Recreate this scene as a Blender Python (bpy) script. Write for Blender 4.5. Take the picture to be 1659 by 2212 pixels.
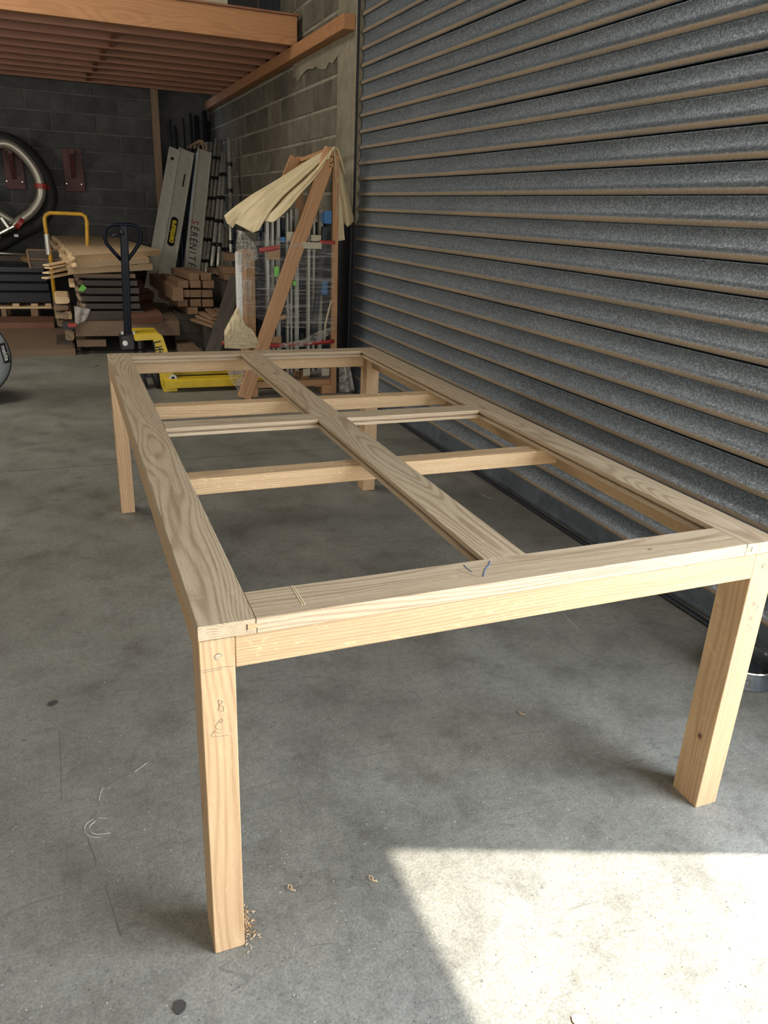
import bpy, bmesh, math, random
from mathutils import Matrix, Vector, noise
R = random.Random(7)
S = bpy.context.scene
for o in list(bpy.data.objects): bpy.data.objects.remove(o)
V = Vector
# ------------------------------------------------------------------ camera
CP = V((-0.1475, -1.1305, 1.4005)); YAW, PIT, ROL, FPX = 0.3952, 0.3735, 0.0448, 1650.43
fw = V((math.sin(YAW)*math.cos(PIT), math.cos(YAW)*math.cos(PIT), -math.sin(PIT)))
r0 = V((math.cos(YAW), -math.sin(YAW), 0)); u0 = r0.cross(fw)
rt = r0*math.cos(ROL)+u0*math.sin(ROL); up = -r0*math.sin(ROL)+u0*math.cos(ROL)
cam = bpy.data.cameras.new('camera'); co = bpy.data.objects.new('camera', cam); S.collection.objects.link(co)
co.matrix_world = Matrix((( rt.x, up.x, -fw.x, CP.x), (rt.y, up.y, -fw.y, CP.y), (rt.z, up.z, -fw.z, CP.z), (0, 0, 0, 1)))
cam.sensor_fit = 'HORIZONTAL'; cam.sensor_width = 36; cam.lens = 36*FPX/1659; cam.clip_start = .02
S.camera = co
def at(u, v, x=None, y=None, z=None):
    """point of the real plane x=, y= or z= that lies behind a measured image position"""
    d = fw+rt*((u-829.5)/FPX)+up*((1106-v)/FPX)
    if x is not None: t = (x-CP.x)/d.x
    elif y is not None: t = (y-CP.y)/d.y
    else: t = (z-CP.z)/d.z
    return CP+d*t
# ------------------------------------------------------------------ light
S.view_settings.view_transform = 'Standard'; S.view_settings.look = 'None'
S.view_settings.gamma = 1; S.view_settings.use_curve_mapping = False; S.view_settings.exposure = 0.1
w = bpy.data.worlds.new('sky'); S.world = w; w.use_nodes = True
wb = w.node_tree.nodes['Background']; wb.inputs[0].default_value = (.55, .72, 1, 1); wb.inputs[1].default_value = .8
sun = bpy.data.lights.new('sun', 'SUN'); so = bpy.data.objects.new('sun', sun); S.collection.objects.link(so)
EL = math.radians(57); sd = V((-.938*math.cos(EL), .346*math.cos(EL), -math.sin(EL)))
so.rotation_euler = sd.to_track_quat('-Z', 'Y').to_euler(); sun.energy = 11.8; sun.angle = math.radians(.6); sun.color = (1, .95, .84)
def area(name, loc, dr, sx, sy, e, col, spread=180):
    l = bpy.data.lights.new(name, 'AREA'); l.shape = 'RECTANGLE'; l.size = sx; l.size_y = sy; l.energy = e; l.color = col
    l.spread = math.radians(spread)
    o = bpy.data.objects.new(name, l); S.collection.objects.link(o); o.location = loc
    o.rotation_euler = V(dr).to_track_quat('-Z', 'Y').to_euler(); return o
area('side_door_skylight', (2.12, -1.62, 1.45), (-1, .15, -.1), 2.2, 2.4, 245, (.82, .91, 1))
area('rear_door_daylight', (-1.5, -6.2, 1.7), (.16, 1, -.03), 5.0, 3.0, 250, (1, .86, .66))
area('overhead_fill_front', (-1.6, .6, 4.4), (.1, .12, -1), 1.2, 4.0, 18, (1, .96, .88))  # added fill lamp overhead, lifts the front floor and table top
area('overhead_fill_rear', (-1.4, 4.6, 4.4), (.1, .1, -1), 1.2, 2.6, 95, (1, .93, .80))  # added fill lamp overhead, lifts the dim floor towards the back
area('left_window_daylight', (-5.7, 5.0, 2.5), (1, .30, -.22), 1.8, 1.3, 105, (1, .92, .78))
# ------------------------------------------------------------------ materials
def NT(name):
    m = bpy.data.materials.new(name); m.use_nodes = True
    return m, m.node_tree.nodes, m.node_tree.links, m.node_tree.nodes['Principled BSDF']
def nd(N, t, **k):
    n = N.new(t)
    for a, b in k.items():
        if a in n.inputs.keys() if hasattr(n.inputs, 'keys') else False: n.inputs[a].default_value = b
        else: setattr(n, a, b)
    return n
def ramp(N, L, src, stops):
    r = N.new('ShaderNodeValToRGB'); L.new(src, r.inputs[0])
    while len(r.color_ramp.elements) < len(stops): r.color_ramp.elements.new(.5)
    for e, (p, c) in zip(r.color_ramp.elements, stops):
        e.position = p; e.color = (*c, 1) if len(c) == 3 else c
    return r.outputs[0]
def mixc(N, L, a, b, f, mode='MIX'):
    m = N.new('ShaderNodeMix'); m.data_type = 'RGBA'; m.blend_type = mode
    for i, x in ((0, f), (6, a), (7, b)):
        if hasattr(x, 'links') or hasattr(x, 'is_linked'): L.new(x, m.inputs[i])
        elif isinstance(x, tuple): m.inputs[i].default_value = (*x, 1)
        else: m.inputs[i].default_value = x
    return m.outputs[2]
def noi(N, L, vec, sc, det=4, rough=.55, dist=0):
    n = N.new('ShaderNodeTexNoise'); L.new(vec, n.inputs['Vector']); n.inputs['Scale'].default_value = sc
    n.inputs['Detail'].default_value = det; n.inputs['Roughness'].default_value = rough; n.inputs['Distortion'].default_value = dist
    return n.outputs[0]
def mapp(N, L, vec, sc=(1, 1, 1), loc=(0, 0, 0)):
    m = N.new('ShaderNodeMapping'); L.new(vec, m.inputs[0]); m.inputs['Scale'].default_value = sc; m.inputs['Location'].default_value = loc
    return m.outputs[0]
def bump(N, L, h, bs, st=.2, d=.002):
    b = N.new('ShaderNodeBump'); L.new(h, b.inputs['Height']); b.inputs['Strength'].default_value = st; b.inputs['Distance'].default_value = d
    L.new(b.outputs[0], bs.inputs['Normal'])
def math_(N, L, op, a, b=None):
    m = N.new('ShaderNodeMath'); m.operation = op
    for i, x in enumerate((a, b)):
        if x is None: continue
        if isinstance(x, (int, float)): m.inputs[i].default_value = x
        else: L.new(x, m.inputs[i])
    return m.outputs[0]
def rnd_coord(N, L):
    tc = N.new('ShaderNodeTexCoord'); oi = N.new('ShaderNodeObjectInfo')
    cb = N.new('ShaderNodeCombineXYZ')
    L.new(math_(N, L, 'MULTIPLY', oi.outputs['Random'], 37.0), cb.inputs[0])
    a = N.new('ShaderNodeVectorMath'); a.operation = 'ADD'; L.new(tc.outputs['Object'], a.inputs[0]); L.new(cb.outputs[0], a.inputs[1])
    return a.outputs[0], oi.outputs['Random'], tc.outputs['Object']
def wood(name, light, dark, ring=150, cont=.55, rough=.6, pores=.5, warp=.035, rays=.0, var=.15):
    m, N, L, B = NT(name)
    vec, rnd, obj = rnd_coord(N, L)
    # growth rings: distance from a pith line that runs along local X, pushed about by slow noise
    lo = mapp(N, L, vec, (.8, 4.5, 4.5)); n1 = N.new('ShaderNodeTexNoise'); L.new(lo, n1.inputs['Vector']); n1.inputs['Scale'].default_value = 1.0; n1.inputs['Detail'].default_value = 2
    sub = N.new('ShaderNodeVectorMath'); sub.operation = 'SUBTRACT'; L.new(n1.outputs['Color'], sub.inputs[0]); sub.inputs[1].default_value = (.5, .5, .5)
    scl = N.new('ShaderNodeVectorMath'); scl.operation = 'SCALE'; L.new(sub.outputs[0], scl.inputs[0]); scl.inputs['Scale'].default_value = warp*4
    ad = N.new('ShaderNodeVectorMath'); ad.operation = 'ADD'; L.new(obj, ad.inputs[0]); L.new(scl.outputs[0], ad.inputs[1])
    sp = N.new('ShaderNodeSeparateXYZ'); L.new(ad.outputs[0], sp.inputs[0])
    y = math_(N, L, 'ADD', sp.outputs[1], math_(N, L, 'SUBTRACT', math_(N, L, 'MULTIPLY', rnd, -.13), -.035))
    z = math_(N, L, 'ADD', sp.outputs[2], .085)
    d = math_(N, L, 'SQRT', math_(N, L, 'ADD', math_(N, L, 'MULTIPLY', y, y), math_(N, L, 'MULTIPLY', z, z)))
    s = math_(N, L, 'SINE', math_(N, L, 'MULTIPLY', d, ring*6.283))
    s = math_(N, L, 'ADD', math_(N, L, 'MULTIPLY', s, .5), .5)
    fine = noi(N, L, mapp(N, L, vec, (9, 420, 420)), 1.0, 3, .6)
    med = noi(N, L, mapp(N, L, vec, (2.2, 60, 60)), 1.0, 3, .55)
    big = noi(N, L, mapp(N, L, vec, (1.2, 8, 8)), 1.0, 2)
    f = math_(N, L, 'ADD', math_(N, L, 'MULTIPLY', math_(N, L, 'POWER', s, 1.8), .30), math_(N, L, 'ADD', math_(N, L, 'MULTIPLY', fine, .45*pores+.15), math_(N, L, 'MULTIPLY', med, .55)))
    mid = tuple((a*.55+b*.45) for a, b in zip(light, dark))
    c = ramp(N, L, f, [(.28, light), (.28+.42/max(cont, .1)*.55, mid), (1.0, dark)])
    c = mixc(N, L, c, (.82, .86, .9), math_(N, L, 'MULTIPLY', big, .35), 'MULTIPLY')
    pf = ramp(N, L, noi(N, L, mapp(N, L, vec, (22, 700, 700)), 1.0, 2, .5), [(.62, (0, 0, 0)), (.72, (1, 1, 1))])
    c = mixc(N, L, c, tuple(x*.45 for x in dark), math_(N, L, 'MULTIPLY', pf, .5*pores))
    if rays:
        rf = ramp(N, L, noi(N, L, mapp(N, L, vec, (26, 26, 120)), 1.0, 2, .5, 1.5), [(.64, (0, 0, 0)), (.67, (1, 1, 1)), (.7, (1, 1, 1)), (.74, (0, 0, 0))])
        c = mixc(N, L, c, tuple(min(1, x*1.35) for x in light), math_(N, L, 'MULTIPLY', rf, rays))
    hv = N.new('ShaderNodeHueSaturation'); L.new(c, hv.inputs['Color']); L.new(math_(N, L, 'ADD', math_(N, L, 'MULTIPLY', rnd, var), 1-var/2), hv.inputs['Value'])
    L.new(hv.outputs[0], B.inputs['Base Color']); B.inputs['Roughness'].default_value = rough; B.inputs['Specular IOR Level'].default_value = .3
    bump(N, L, f, B, .12, .0008)
    return m
def plain(name, col, rough=.5, metal=0, var=.12, sc=30, bst=.05, spec=.5):
    m, N, L, B = NT(name); vec, rnd, obj = rnd_coord(N, L)
    n = noi(N, L, vec, sc, 5); c = ramp(N, L, n, [(.3, tuple(x*(1-var) for x in col)), (.7, tuple(min(1, x*(1+var)) for x in col))])
    L.new(c, B.inputs['Base Color']); B.inputs['Metallic'].default_value = metal; B.inputs['Specular IOR Level'].default_value = spec
    r = math_(N, L, 'ADD', math_(N, L, 'MULTIPLY', n, .2), rough-.1); L.new(r, B.inputs['Roughness'])
    if bst: bump(N, L, n, B, bst, .003)
    return m
def concrete(name, col, speck=.5, blockvar=.25):
    m, N, L, B = NT(name); vec, rnd, obj = rnd_coord(N, L)
    a = noi(N, L, vec, 5, 5, .65); b = noi(N, L, vec, 90, 3, .7); st = noi(N, L, mapp(N, L, vec, (14, 14, 1.5)), 1, 3)
    c = ramp(N, L, a, [(.3, tuple(x*.7 for x in col)), (.7, tuple(x*1.25 for x in col))])
    c = mixc(N, L, c, tuple(x*.35 for x in col), math_(N, L, 'MULTIPLY', ramp(N, L, b, [(.58, (0, 0, 0)), (.72, (1, 1, 1))]), speck))
    c = mixc(N, L, c, tuple(min(1, x*1.6) for x in col), math_(N, L, 'MULTIPLY', ramp(N, L, st, [(.6, (0, 0, 0)), (.75, (1, 1, 1))]), .35))
    hv = N.new('ShaderNodeHueSaturation'); L.new(c, hv.inputs['Color']); L.new(math_(N, L, 'ADD', math_(N, L, 'MULTIPLY', rnd, blockvar), 1-blockvar/2), hv.inputs['Value'])
    L.new(hv.outputs[0], B.inputs['Base Color']); B.inputs['Roughness'].default_value = .92; B.inputs['Specular IOR Level'].default_value = .2
    bump(N, L, math_(N, L, 'ADD', a, b), B, .6, .006)
    return m
def floor_mat():
    m, N, L, B = NT('floor_concrete'); g = N.new('ShaderNodeNewGeometry').outputs['Position']
    a = noi(N, L, g, 1.1, 6, .6); b = noi(N, L, g, 7, 6, .68); c3 = noi(N, L, g, 160, 3, .7); c4 = noi(N, L, g, 45, 4, .6)
    c = ramp(N, L, a, [(.3, (.145, .138, .115)), (.52, (.215, .208, .182)), (.75, (.285, .28, .258))])
    c = mixc(N, L, c, ramp(N, L, b, [(.25, (.45, .43, .40)), (.5, (1, 1, 1)), (.8, (1.2, 1.18, 1.12))]), .7, 'MULTIPLY')
    c = mixc(N, L, c, ramp(N, L, c3, [(.3, (.62, .62, .62)), (.5, (1, 1, 1)), (.72, (1.35, 1.35, 1.33))]), .8, 'MULTIPLY')
    c = mixc(N, L, c, ramp(N, L, c4, [(.3, (.75, .75, .75)), (.6, (1.1, 1.1, 1.1))]), .6, 'MULTIPLY')
    # dark oil spots and reddish stains
    so_ = noi(N, L, mapp(N, L, g, (1, 1, 1), (3.1, 8.2, 0)), 3.3, 4, .6, .5)
    c = mixc(N, L, c, (.085, .075, .07), math_(N, L, 'MULTIPLY', ramp(N, L, so_, [(.60, (0, 0, 0)), (.74, (1, 1, 1))]), .35))
    sp_ = N.new('ShaderNodeTexVoronoi'); L.new(mapp(N, L, g, (1, 1, 1)), sp_.inputs['Vector']); sp_.inputs['Scale'].default_value = 9
    c = mixc(N, L, c, (.06, .055, .055), ramp(N, L, math_(N, L, 'ADD', sp_.outputs['Distance'], math_(N, L, 'MULTIPLY', c4, .12)), [(.085, (.6, .6, .6)), (.11, (0, 0, 0))]))
    wv = N.new('ShaderNodeTexVoronoi'); L.new(mapp(N, L, g, (1, 1, 1), (5, 2, 0)), wv.inputs['Vector']); wv.inputs['Scale'].default_value = 26
    c = mixc(N, L, c, (.55, .55, .53), ramp(N, L, math_(N, L, 'ADD', wv.outputs['Distance'], math_(N, L, 'MULTIPLY', c3, .1)), [(.085, (.8, .8, .8)), (.10, (0, 0, 0))]))
    # scuffs: long thin wandering scratches
    for sc, rot, lo in ((1.3, .5, .5), (.9, -1.1, .5)):
        mp = N.new('ShaderNodeMapping'); L.new(g, mp.inputs[0]); mp.inputs['Rotation'].default_value = (0, 0, rot); mp.inputs['Scale'].default_value = (sc*.35, sc*2, 1)
        q = noi(N, L, mp.outputs[0], 1.6, 3, .5, .4); q = math_(N, L, 'ABSOLUTE', math_(N, L, 'SUBTRACT', q, lo))
        msk = math_(N, L, 'MULTIPLY', ramp(N, L, q, [(0, (1, 1, 1)), (.0022, (0, 0, 0))]), ramp(N, L, b, [(.5, (0, 0, 0)), (.6, (1, 1, 1))]))
        c = mixc(N, L, c, (.1, .1, .095), math_(N, L, 'MULTIPLY', msk, .6))
    L.new(c, B.inputs['Base Color']); B.inputs['Specular IOR Level'].default_value = .35
    L.new(ramp(N, L, b, [(.3, (.42, .42, .42)), (.7, (.68, .68, .68))]), B.inputs['Roughness'])
    bump(N, L, math_(N, L, 'ADD', c3, c4), B, .35, .002)
    return m
def galv():
    m, N, L, B = NT('galvanised_zinc'); vec, rnd, obj = rnd_coord(N, L)
    v = N.new('ShaderNodeTexVoronoi'); L.new(mapp(N, L, vec, (1, 1, 1)), v.inputs['Vector']); v.inputs['Scale'].default_value = 190
    n = noi(N, L, vec, 230, 3, .7); big = noi(N, L, mapp(N, L, vec, (1.2, 1, 8)), 1.3, 4)
    sc = N.new('ShaderNodeSeparateColor'); L.new(v.outputs['Color'], sc.inputs[0])
    f = math_(N, L, 'ADD', math_(N, L, 'MULTIPLY', sc.outputs[0], .45), math_(N, L, 'MULTIPLY', n, .55))
    c = ramp(N, L, f, [(.22, (.14, .165, .19)), (.5, (.225, .26, .295)), (.8, (.42, .48, .54))])
    c = mixc(N, L, c, (.72, .74, .76), ramp(N, L, big, [(.35, (.75, .75, .75)), (.7, (0, 0, 0))]), 'MULTIPLY')
    # warm bounce light painted brown along the lower lip of every slat
    sx = N.new('ShaderNodeSeparateXYZ'); L.new(obj, sx.inputs[0])
    dust = math_(N, L, 'MULTIPLY', ramp(N, L, sx.outputs[2], [(.0, (0, 0, 0)), (.003, (1, 1, 1)), (.017, (1, 1, 1)), (.027, (0, 0, 0))]), ramp(N, L, big, [(.2, (.55, .55, .55)), (.7, (1, 1, 1))]))  # dust here is the mask of the painted bounce light
    c = mixc(N, L, c, (.36, .25, .14), math_(N, L, 'MULTIPLY', dust, .9))
    L.new(c, B.inputs['Base Color']); L.new(math_(N, L, 'MULTIPLY', math_(N, L, 'SUBTRACT', 1.0, dust), .62), B.inputs['Metallic'])
    L.new(math_(N, L, 'ADD', math_(N, L, 'MULTIPLY', sc.outputs[1], .22), .38), B.inputs['Roughness'])
    bump(N, L, f, B, .12, .001)
    return m
M = {}
M['oak'] = wood('oak', (.58, .40, .225), (.32, .19, .09), ring=170, warp=.022, rays=.5)
M['oak_top'] = wood('oak_top_grey', (.58, .455, .31), (.28, .19, .11), ring=210, warp=.03, rays=.12, pores=.9)  # same oak, greyed in its colour for the grey light on top faces
M['oak_leg'] = wood('oak_leg', (.58, .395, .225), (.34, .20, .10), ring=120, warp=.035, rays=.25)
M['pine'] = wood('pine', (.50, .255, .12), (.32, .14, .06), ring=70, warp=.05, pores=.25)
M['pine_old'] = wood('pine_dark', (.36, .175, .10), (.18, .075, .04), ring=60, warp=.05, pores=.3)
M['joist_wood'] = wood('joist_wood', (.36, .185, .12), (.24, .11, .07), ring=50, warp=.03, pores=.2)
M['crate_pine'] = wood('crate_pine', (.55, .31, .16), (.33, .16, .07), ring=80, warp=.03, pores=.2)
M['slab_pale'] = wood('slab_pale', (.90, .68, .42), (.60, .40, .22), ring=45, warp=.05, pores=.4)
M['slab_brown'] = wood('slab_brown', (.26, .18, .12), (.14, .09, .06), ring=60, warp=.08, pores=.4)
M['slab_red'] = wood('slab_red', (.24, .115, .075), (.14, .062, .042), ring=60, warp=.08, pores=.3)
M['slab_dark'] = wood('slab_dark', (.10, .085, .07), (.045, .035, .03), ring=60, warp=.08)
M['sawn'] = wood('sawn_timber', (.34, .215, .135), (.19, .11, .07), ring=90, warp=.03, pores=.3)
M['bark'] = plain('bark', (.30, .22, .15), .95, 0, .5, 25, .8)
M['bark_pale'] = plain('bark_pale', (.62, .45, .26), .95, 0, .45, 30, .9)
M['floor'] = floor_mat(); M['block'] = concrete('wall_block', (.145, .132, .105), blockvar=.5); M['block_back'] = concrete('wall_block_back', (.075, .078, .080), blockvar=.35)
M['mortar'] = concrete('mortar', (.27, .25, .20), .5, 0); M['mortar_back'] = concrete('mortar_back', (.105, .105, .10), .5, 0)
M['render'] = concrete('cement_render', (.25, .225, .17), .6, 0); M['ceiling'] = concrete('ceiling_sheet', (.18, .18, .17), .1, 0)
M['galv'] = galv()
M['gap'] = plain('black_gap', (.012, .013, .018), .8, 0, .3)
M['tar'] = plain('wall_foot_shade', (.010, .012, .018), .65, 0, .4, 8, .3)  # near black, deep shade painted as a colour
M['alu'] = plain('aluminium', (.56, .57, .54), .36, .75, .08, 40, .02)
M['alu_panel'] = plain('aluminium_panel', (.62, .62, .56), .45, .25, .08, 14, .02)
M['chrome'] = plain('chrome', (.62, .61, .56), .18, 1, .08, 20, .02)
M['pole'] = plain('polished_pole', (.60, .60, .54), .3, .55, .08, 20, .02)
M['hose_metal'] = plain('ribbed_hose_metal', (.42, .40, .34), .42, .6, .1, 20, .02)
M['bar_steel'] = plain('bottom_bar_steel', (.12, .145, .17), .5, .3, .3, 12)
M['crackline'] = plain('crack_line', (.13, .125, .11), .9, 0, .4, 60, 0)
M['scuffline'] = plain('scuff_line', (.42, .41, .38), .9, 0, .4, 60, 0)
M['steel_dark'] = plain('dark_steel', (.03, .035, .045), .45, .4, .25)
M['black_paint'] = plain('black_paint', (.003, .006, .013), .35, 0, .3, 30, .02, .15)
M['black_plastic'] = plain('black_plastic', (.012, .012, .013), .4, 0, .3)
M['rubber'] = plain('rubber', (.022, .022, .024), .7, 0, .3)
M['yellow'] = plain('yellow_paint', (.72, .50, .02), .4, 0, .12, 12, .03)
M['yellow_old'] = plain('worn_yellow_paint', (.58, .32, .025), .45, 0, .25, 12, .03)
M['red_paint'] = plain('oxide_red_paint', (.085, .028, .026), .6, 0, .25)
M['red_tape'] = plain('red_tape', (.36, .035, .03), .4, 0, .15)
M['blue_tape'] = plain('blue_tape', (.04, .16, .38), .5, 0, .15)
M['green'] = plain('green_label', (.17, .62, .07), .5, 0, .1)
M['green_paint'] = plain('green_paint', (.03, .17, .12), .5, 0, .2)
M['navy'] = plain('navy_plastic', (.010, .016, .026), .5, 0, .25)
M['white_frame'] = plain('grey_window_frame', (.40, .40, .36), .4, .1, .06)
M['dark_glass'] = plain('window_glass_dark', (.015, .022, .035), .1, 0, .1, 5, 0)
M['card'] = plain('cardboard', (.36, .22, .11), .85, 0, .12, 18, .2)
M['paper'] = plain('paper', (.50, .46, .35), .8, 0, .08)
M['canvas'] = plain('cream_sheet', (.60, .50, .31), .5, 0, .12, 6, .1)
M['cord'] = plain('tan_cord', (.38, .28, .17), .8, 0, .2)
M['grey_plastic'] = plain('grey_plastic', (.30, .33, .34), .4, 0, .08)
M['white'] = plain('white_print', (.75, .75, .73), .5, 0, .03, 10, 0)
M['black_ink'] = plain('black_print', (.012, .012, .012), .5, 0, .03, 10, 0)
M['red_ink'] = plain('red_print', (.45, .05, .05), .5, 0, .03, 10, 0)
M['yellow_ink'] = plain('yellow_print', (.75, .6, .05), .5, 0, .03, 10, 0)
M['pencil'] = plain('pencil_line', (.24, .18, .13), .6, 0, .1, 10, 0)
M['blue_crayon'] = plain('blue_crayon', (.03, .10, .25), .6, 0, .2, 400, 0)
M['score'] = plain('planed_mark', (.72, .58, .37), .6, 0, .1, 40, 0)
M['bowl'] = plain('grey_enamel', (.075, .085, .095), .22, .3, .1, 20, .02)
M['shaving'] = plain('wood_shaving', (.55, .36, .2), .7, 0, .2)
M['litter'] = plain('dark_litter', (.05, .045, .04), .8, 0, .3)
M['ground'] = plain('outside_ground', (.42, .40, .36), .9, 0, .15, 2)
def film():
    m, N, L, B = NT('stretch_film'); vec, rnd, obj = rnd_coord(N, L)
    s = noi(N, L, mapp(N, L, vec, (3, 3, 55)), 1, 4, .6, .6); k = noi(N, L, vec, 22, 3, .6, 1)
    B.inputs['Base Color'].default_value = (.62, .60, .55, 1); B.inputs['Roughness'].default_value = .16
    al = math_(N, L, 'ADD', math_(N, L, 'MULTIPLY', ramp(N, L, s, [(.50, (0, 0, 0)), (.72, (1, 1, 1))]), .42), .05)
    L.new(al, B.inputs['Alpha']); bump(N, L, math_(N, L, 'ADD', s, k), B, .9, .01)
    return m
M['film'] = film()
def film2():
    m, N, L, B = NT('crumpled_film'); vec, rnd, obj = rnd_coord(N, L)
    k = noi(N, L, vec, 16, 3, .55, 1.5)
    B.inputs['Base Color'].default_value = (.60, .56, .50, 1); B.inputs['Roughness'].default_value = .15
    L.new(ramp(N, L, k, [(.38, (.12, .12, .12)), (.68, (.75, .75, .75))]), B.inputs['Alpha']); bump(N, L, k, B, .7, .01)
    return m
M['film2'] = film2()
# ------------------------------------------------------------------ helpers
WM = {}
C = S.collection.objects
def place(o, Mx, parent=None):
    WM[o.name] = Mx.copy()
    if parent is not None:
        o.parent = parent; o.matrix_parent_inverse = WM[parent.name].inverted()
    o.matrix_basis = Mx
def props(o, label=None, cat=None, group=None, kind=None):
    for k, v in (('label', label), ('category', cat), ('group', group), ('kind', kind)):
        if v: o[k] = v
    return o
def link(name, me, mat, Mx=None, parent=None, smooth=False):
    o = bpy.data.objects.new(name, me); C.link(o)
    if mat is not None and not me.materials: me.materials.append(M[mat] if isinstance(mat, str) else mat)
    if smooth:
        for p in me.polygons: p.use_smooth = True
    place(o, Mx if Mx is not None else Matrix(), parent); return o
def thing(name, label, cat, loc, group=None):
    o = bpy.data.objects.new(name, None); C.link(o); o.empty_display_size = .1
    place(o, Matrix.Translation(V(loc))); return props(o, label, cat, group)
def mk(verts, faces):
    me = bpy.data.meshes.new('mesh'); me.from_pydata([tuple(v) for v in verts], [], faces)
    bm = bmesh.new(); bm.from_mesh(me); bmesh.ops.recalc_face_normals(bm, faces=bm.faces); bm.to_mesh(me); bm.free(); return me
def box_me(sx, sy, sz, bev=0.0, seg=1):
    bm = bmesh.new(); bmesh.ops.create_cube(bm, size=1); bmesh.ops.scale(bm, vec=(sx, sy, sz), verts=bm.verts)
    if bev: bmesh.ops.bevel(bm, geom=bm.edges[:], offset=min(bev, min(sx, sy, sz)*.4), segments=seg, affect='EDGES', profile=.6)
    me = bpy.data.meshes.new('mesh'); bm.to_mesh(me); bm.free(); return me
def frame(p0, p1, upv=(0, 0, 1)):
    """matrix at the middle of p0-p1, local X along it, local Z close to upv"""
    p0, p1 = V(p0), V(p1); x = (p1-p0).normalized(); u = V(upv); y = u.cross(x).normalized(); z = x.cross(y)
    c = (p0+p1)/2
    return Matrix(((x.x, y.x, z.x, c.x), (x.y, y.y, z.y, c.y), (x.z, y.z, z.z, c.z), (0, 0, 0, 1))), (p1-p0).length
def beam(name, p0, p1, w, h, mat, parent=None, upv=(0, 0, 1), bev=.002, me=None):
    Mx, ln = frame(p0, p1, upv); return link(name, me or box_me(ln, w, h, bev), mat, Mx, parent)
def bx(name, lo, hi, mat, parent=None, bev=.002, axis=None):
    lo, hi = V(lo), V(hi); d = hi-lo; c = (lo+hi)/2
    ax = axis if axis is not None else max(range(3), key=lambda i: d[i])
    e = [V((1, 0, 0)), V((0, 1, 0)), V((0, 0, 1))]
    if ax == 0: x, y, z, s = e[0], e[1], e[2], (d.x, d.y, d.z)
    elif ax == 1: x, y, z, s = e[1], -e[0], e[2], (d.y, d.x, d.z)
    else: x, y, z, s = e[2], e[1], -e[0], (d.z, d.y, d.x)
    Mx = Matrix(((x.x, y.x, z.x, c.x), (x.y, y.y, z.y, c.y), (x.z, y.z, z.z, c.z), (0, 0, 0, 1)))
    return link(name, box_me(*s, bev), mat, Mx, parent)
def profile(name, poly, p0, p1, mat, parent=None, upv=(0, 0, 1)):
    """extrude a (y, z) polygon along p0-p1"""
    Mx, ln = frame(p0, p1, upv); n = len(poly); h = ln/2
    vs = [(-h, y, z) for y, z in poly]+[(h, y, z) for y, z in poly]
    fs = [tuple(range(n)), tuple(range(2*n-1, n-1, -1))]+[(i, (i+1) % n, n+(i+1) % n, n+i) for i in range(n)]
    return link(name, mk(vs, fs), mat, Mx, parent)
def prism(name, pts, t, Mx, mat, parent=None, bev=0):
    n = len(pts); vs = [(x, y, -t/2) for x, y in pts]+[(x, y, t/2) for x, y in pts]
    fs = [tuple(range(n-1, -1, -1)), tuple(range(n, 2*n))]+[(i, (i+1) % n, n+(i+1) % n, n+i) for i in range(n)]
    me = mk(vs, fs)
    if bev:
        bm = bmesh.new(); bm.from_mesh(me); bmesh.ops.bevel(bm, geom=bm.edges[:], offset=bev, segments=2, affect='EDGES'); bm.to_mesh(me); bm.free()
    return link(name, me, mat, Mx, parent)
def tube_data(pts, r, seg=10, closed=False, rf=None):
    pts = [V(p) for p in pts]; n = len(pts); vs = []; fs = []; prev = None
    for i, p in enumerate(pts):
        t = (pts[(i+1) % n]-pts[i-1]) if closed else (pts[min(i+1, n-1)]-pts[max(i-1, 0)])
        t.normalize()
        a = prev if prev is not None else (V((0, 0, 1)) if abs(t.z) < .9 else V((1, 0, 0)))
        a = (a-t*a.dot(t)).normalized(); prev = a; b = t.cross(a)
        rr = r*(rf(i) if rf else 1)
        for k in range(seg):
            q = 2*math.pi*k/seg; vs.append(p+(a*math.cos(q)+b*math.sin(q))*rr)
    for i in range(n if closed else n-1):
        for k in range(seg):
            j = (i+1) % n; fs.append((i*seg+k, i*seg+(k+1) % seg, j*seg+(k+1) % seg, j*seg+k))
    if not closed: fs += [tuple(range(seg)), tuple(range((n-1)*seg, n*seg))]
    return vs, fs
def tube(name, pts, r, mat, parent=None, seg=10, closed=False, rf=None):
    vs, fs = tube_data(pts, r, seg, closed, rf); o = link(name, mk(vs, fs), mat, None, parent, smooth=True); return o
def lathe(name, prof, Mx, mat, parent=None, seg=40):
    vs = []; fs = []; n = len(prof)
    for k in range(seg):
        a = 2*math.pi*k/seg
        for r, z in prof: vs.append((r*math.cos(a), r*math.sin(a), z))
    for k in range(seg):
        for i in range(n-1):
            a, b = k*n+i, ((k+1) % seg)*n+i; fs.append((a, b, b+1, a+1))
    me = mk(vs, fs); bm = bmesh.new(); bm.from_mesh(me); bmesh.ops.remove_doubles(bm, verts=bm.verts, dist=1e-5); bmesh.ops.recalc_face_normals(bm, faces=bm.faces); bm.to_mesh(me); bm.free()
    o = link(name, me, mat, Mx, parent, smooth=True)
    md = o.modifiers.new('split', 'EDGE_SPLIT'); md.split_angle = math.radians(40); return o
def grid(name, fn, nu, nv, mat, parent=None, thick=0.0, Mx=None):
    vs = [fn(i/nu, j/nv) for i in range(nu+1) for j in range(nv+1)]
    fs = [(i*(nv+1)+j, (i+1)*(nv+1)+j, (i+1)*(nv+1)+j+1, i*(nv+1)+j+1) for i in range(nu) for j in range(nv)]
    o = link(name, mk(vs, fs), mat, Mx, parent, smooth=True)
    if thick: s = o.modifiers.new('solid', 'SOLIDIFY'); s.thickness = thick
    return o
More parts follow.
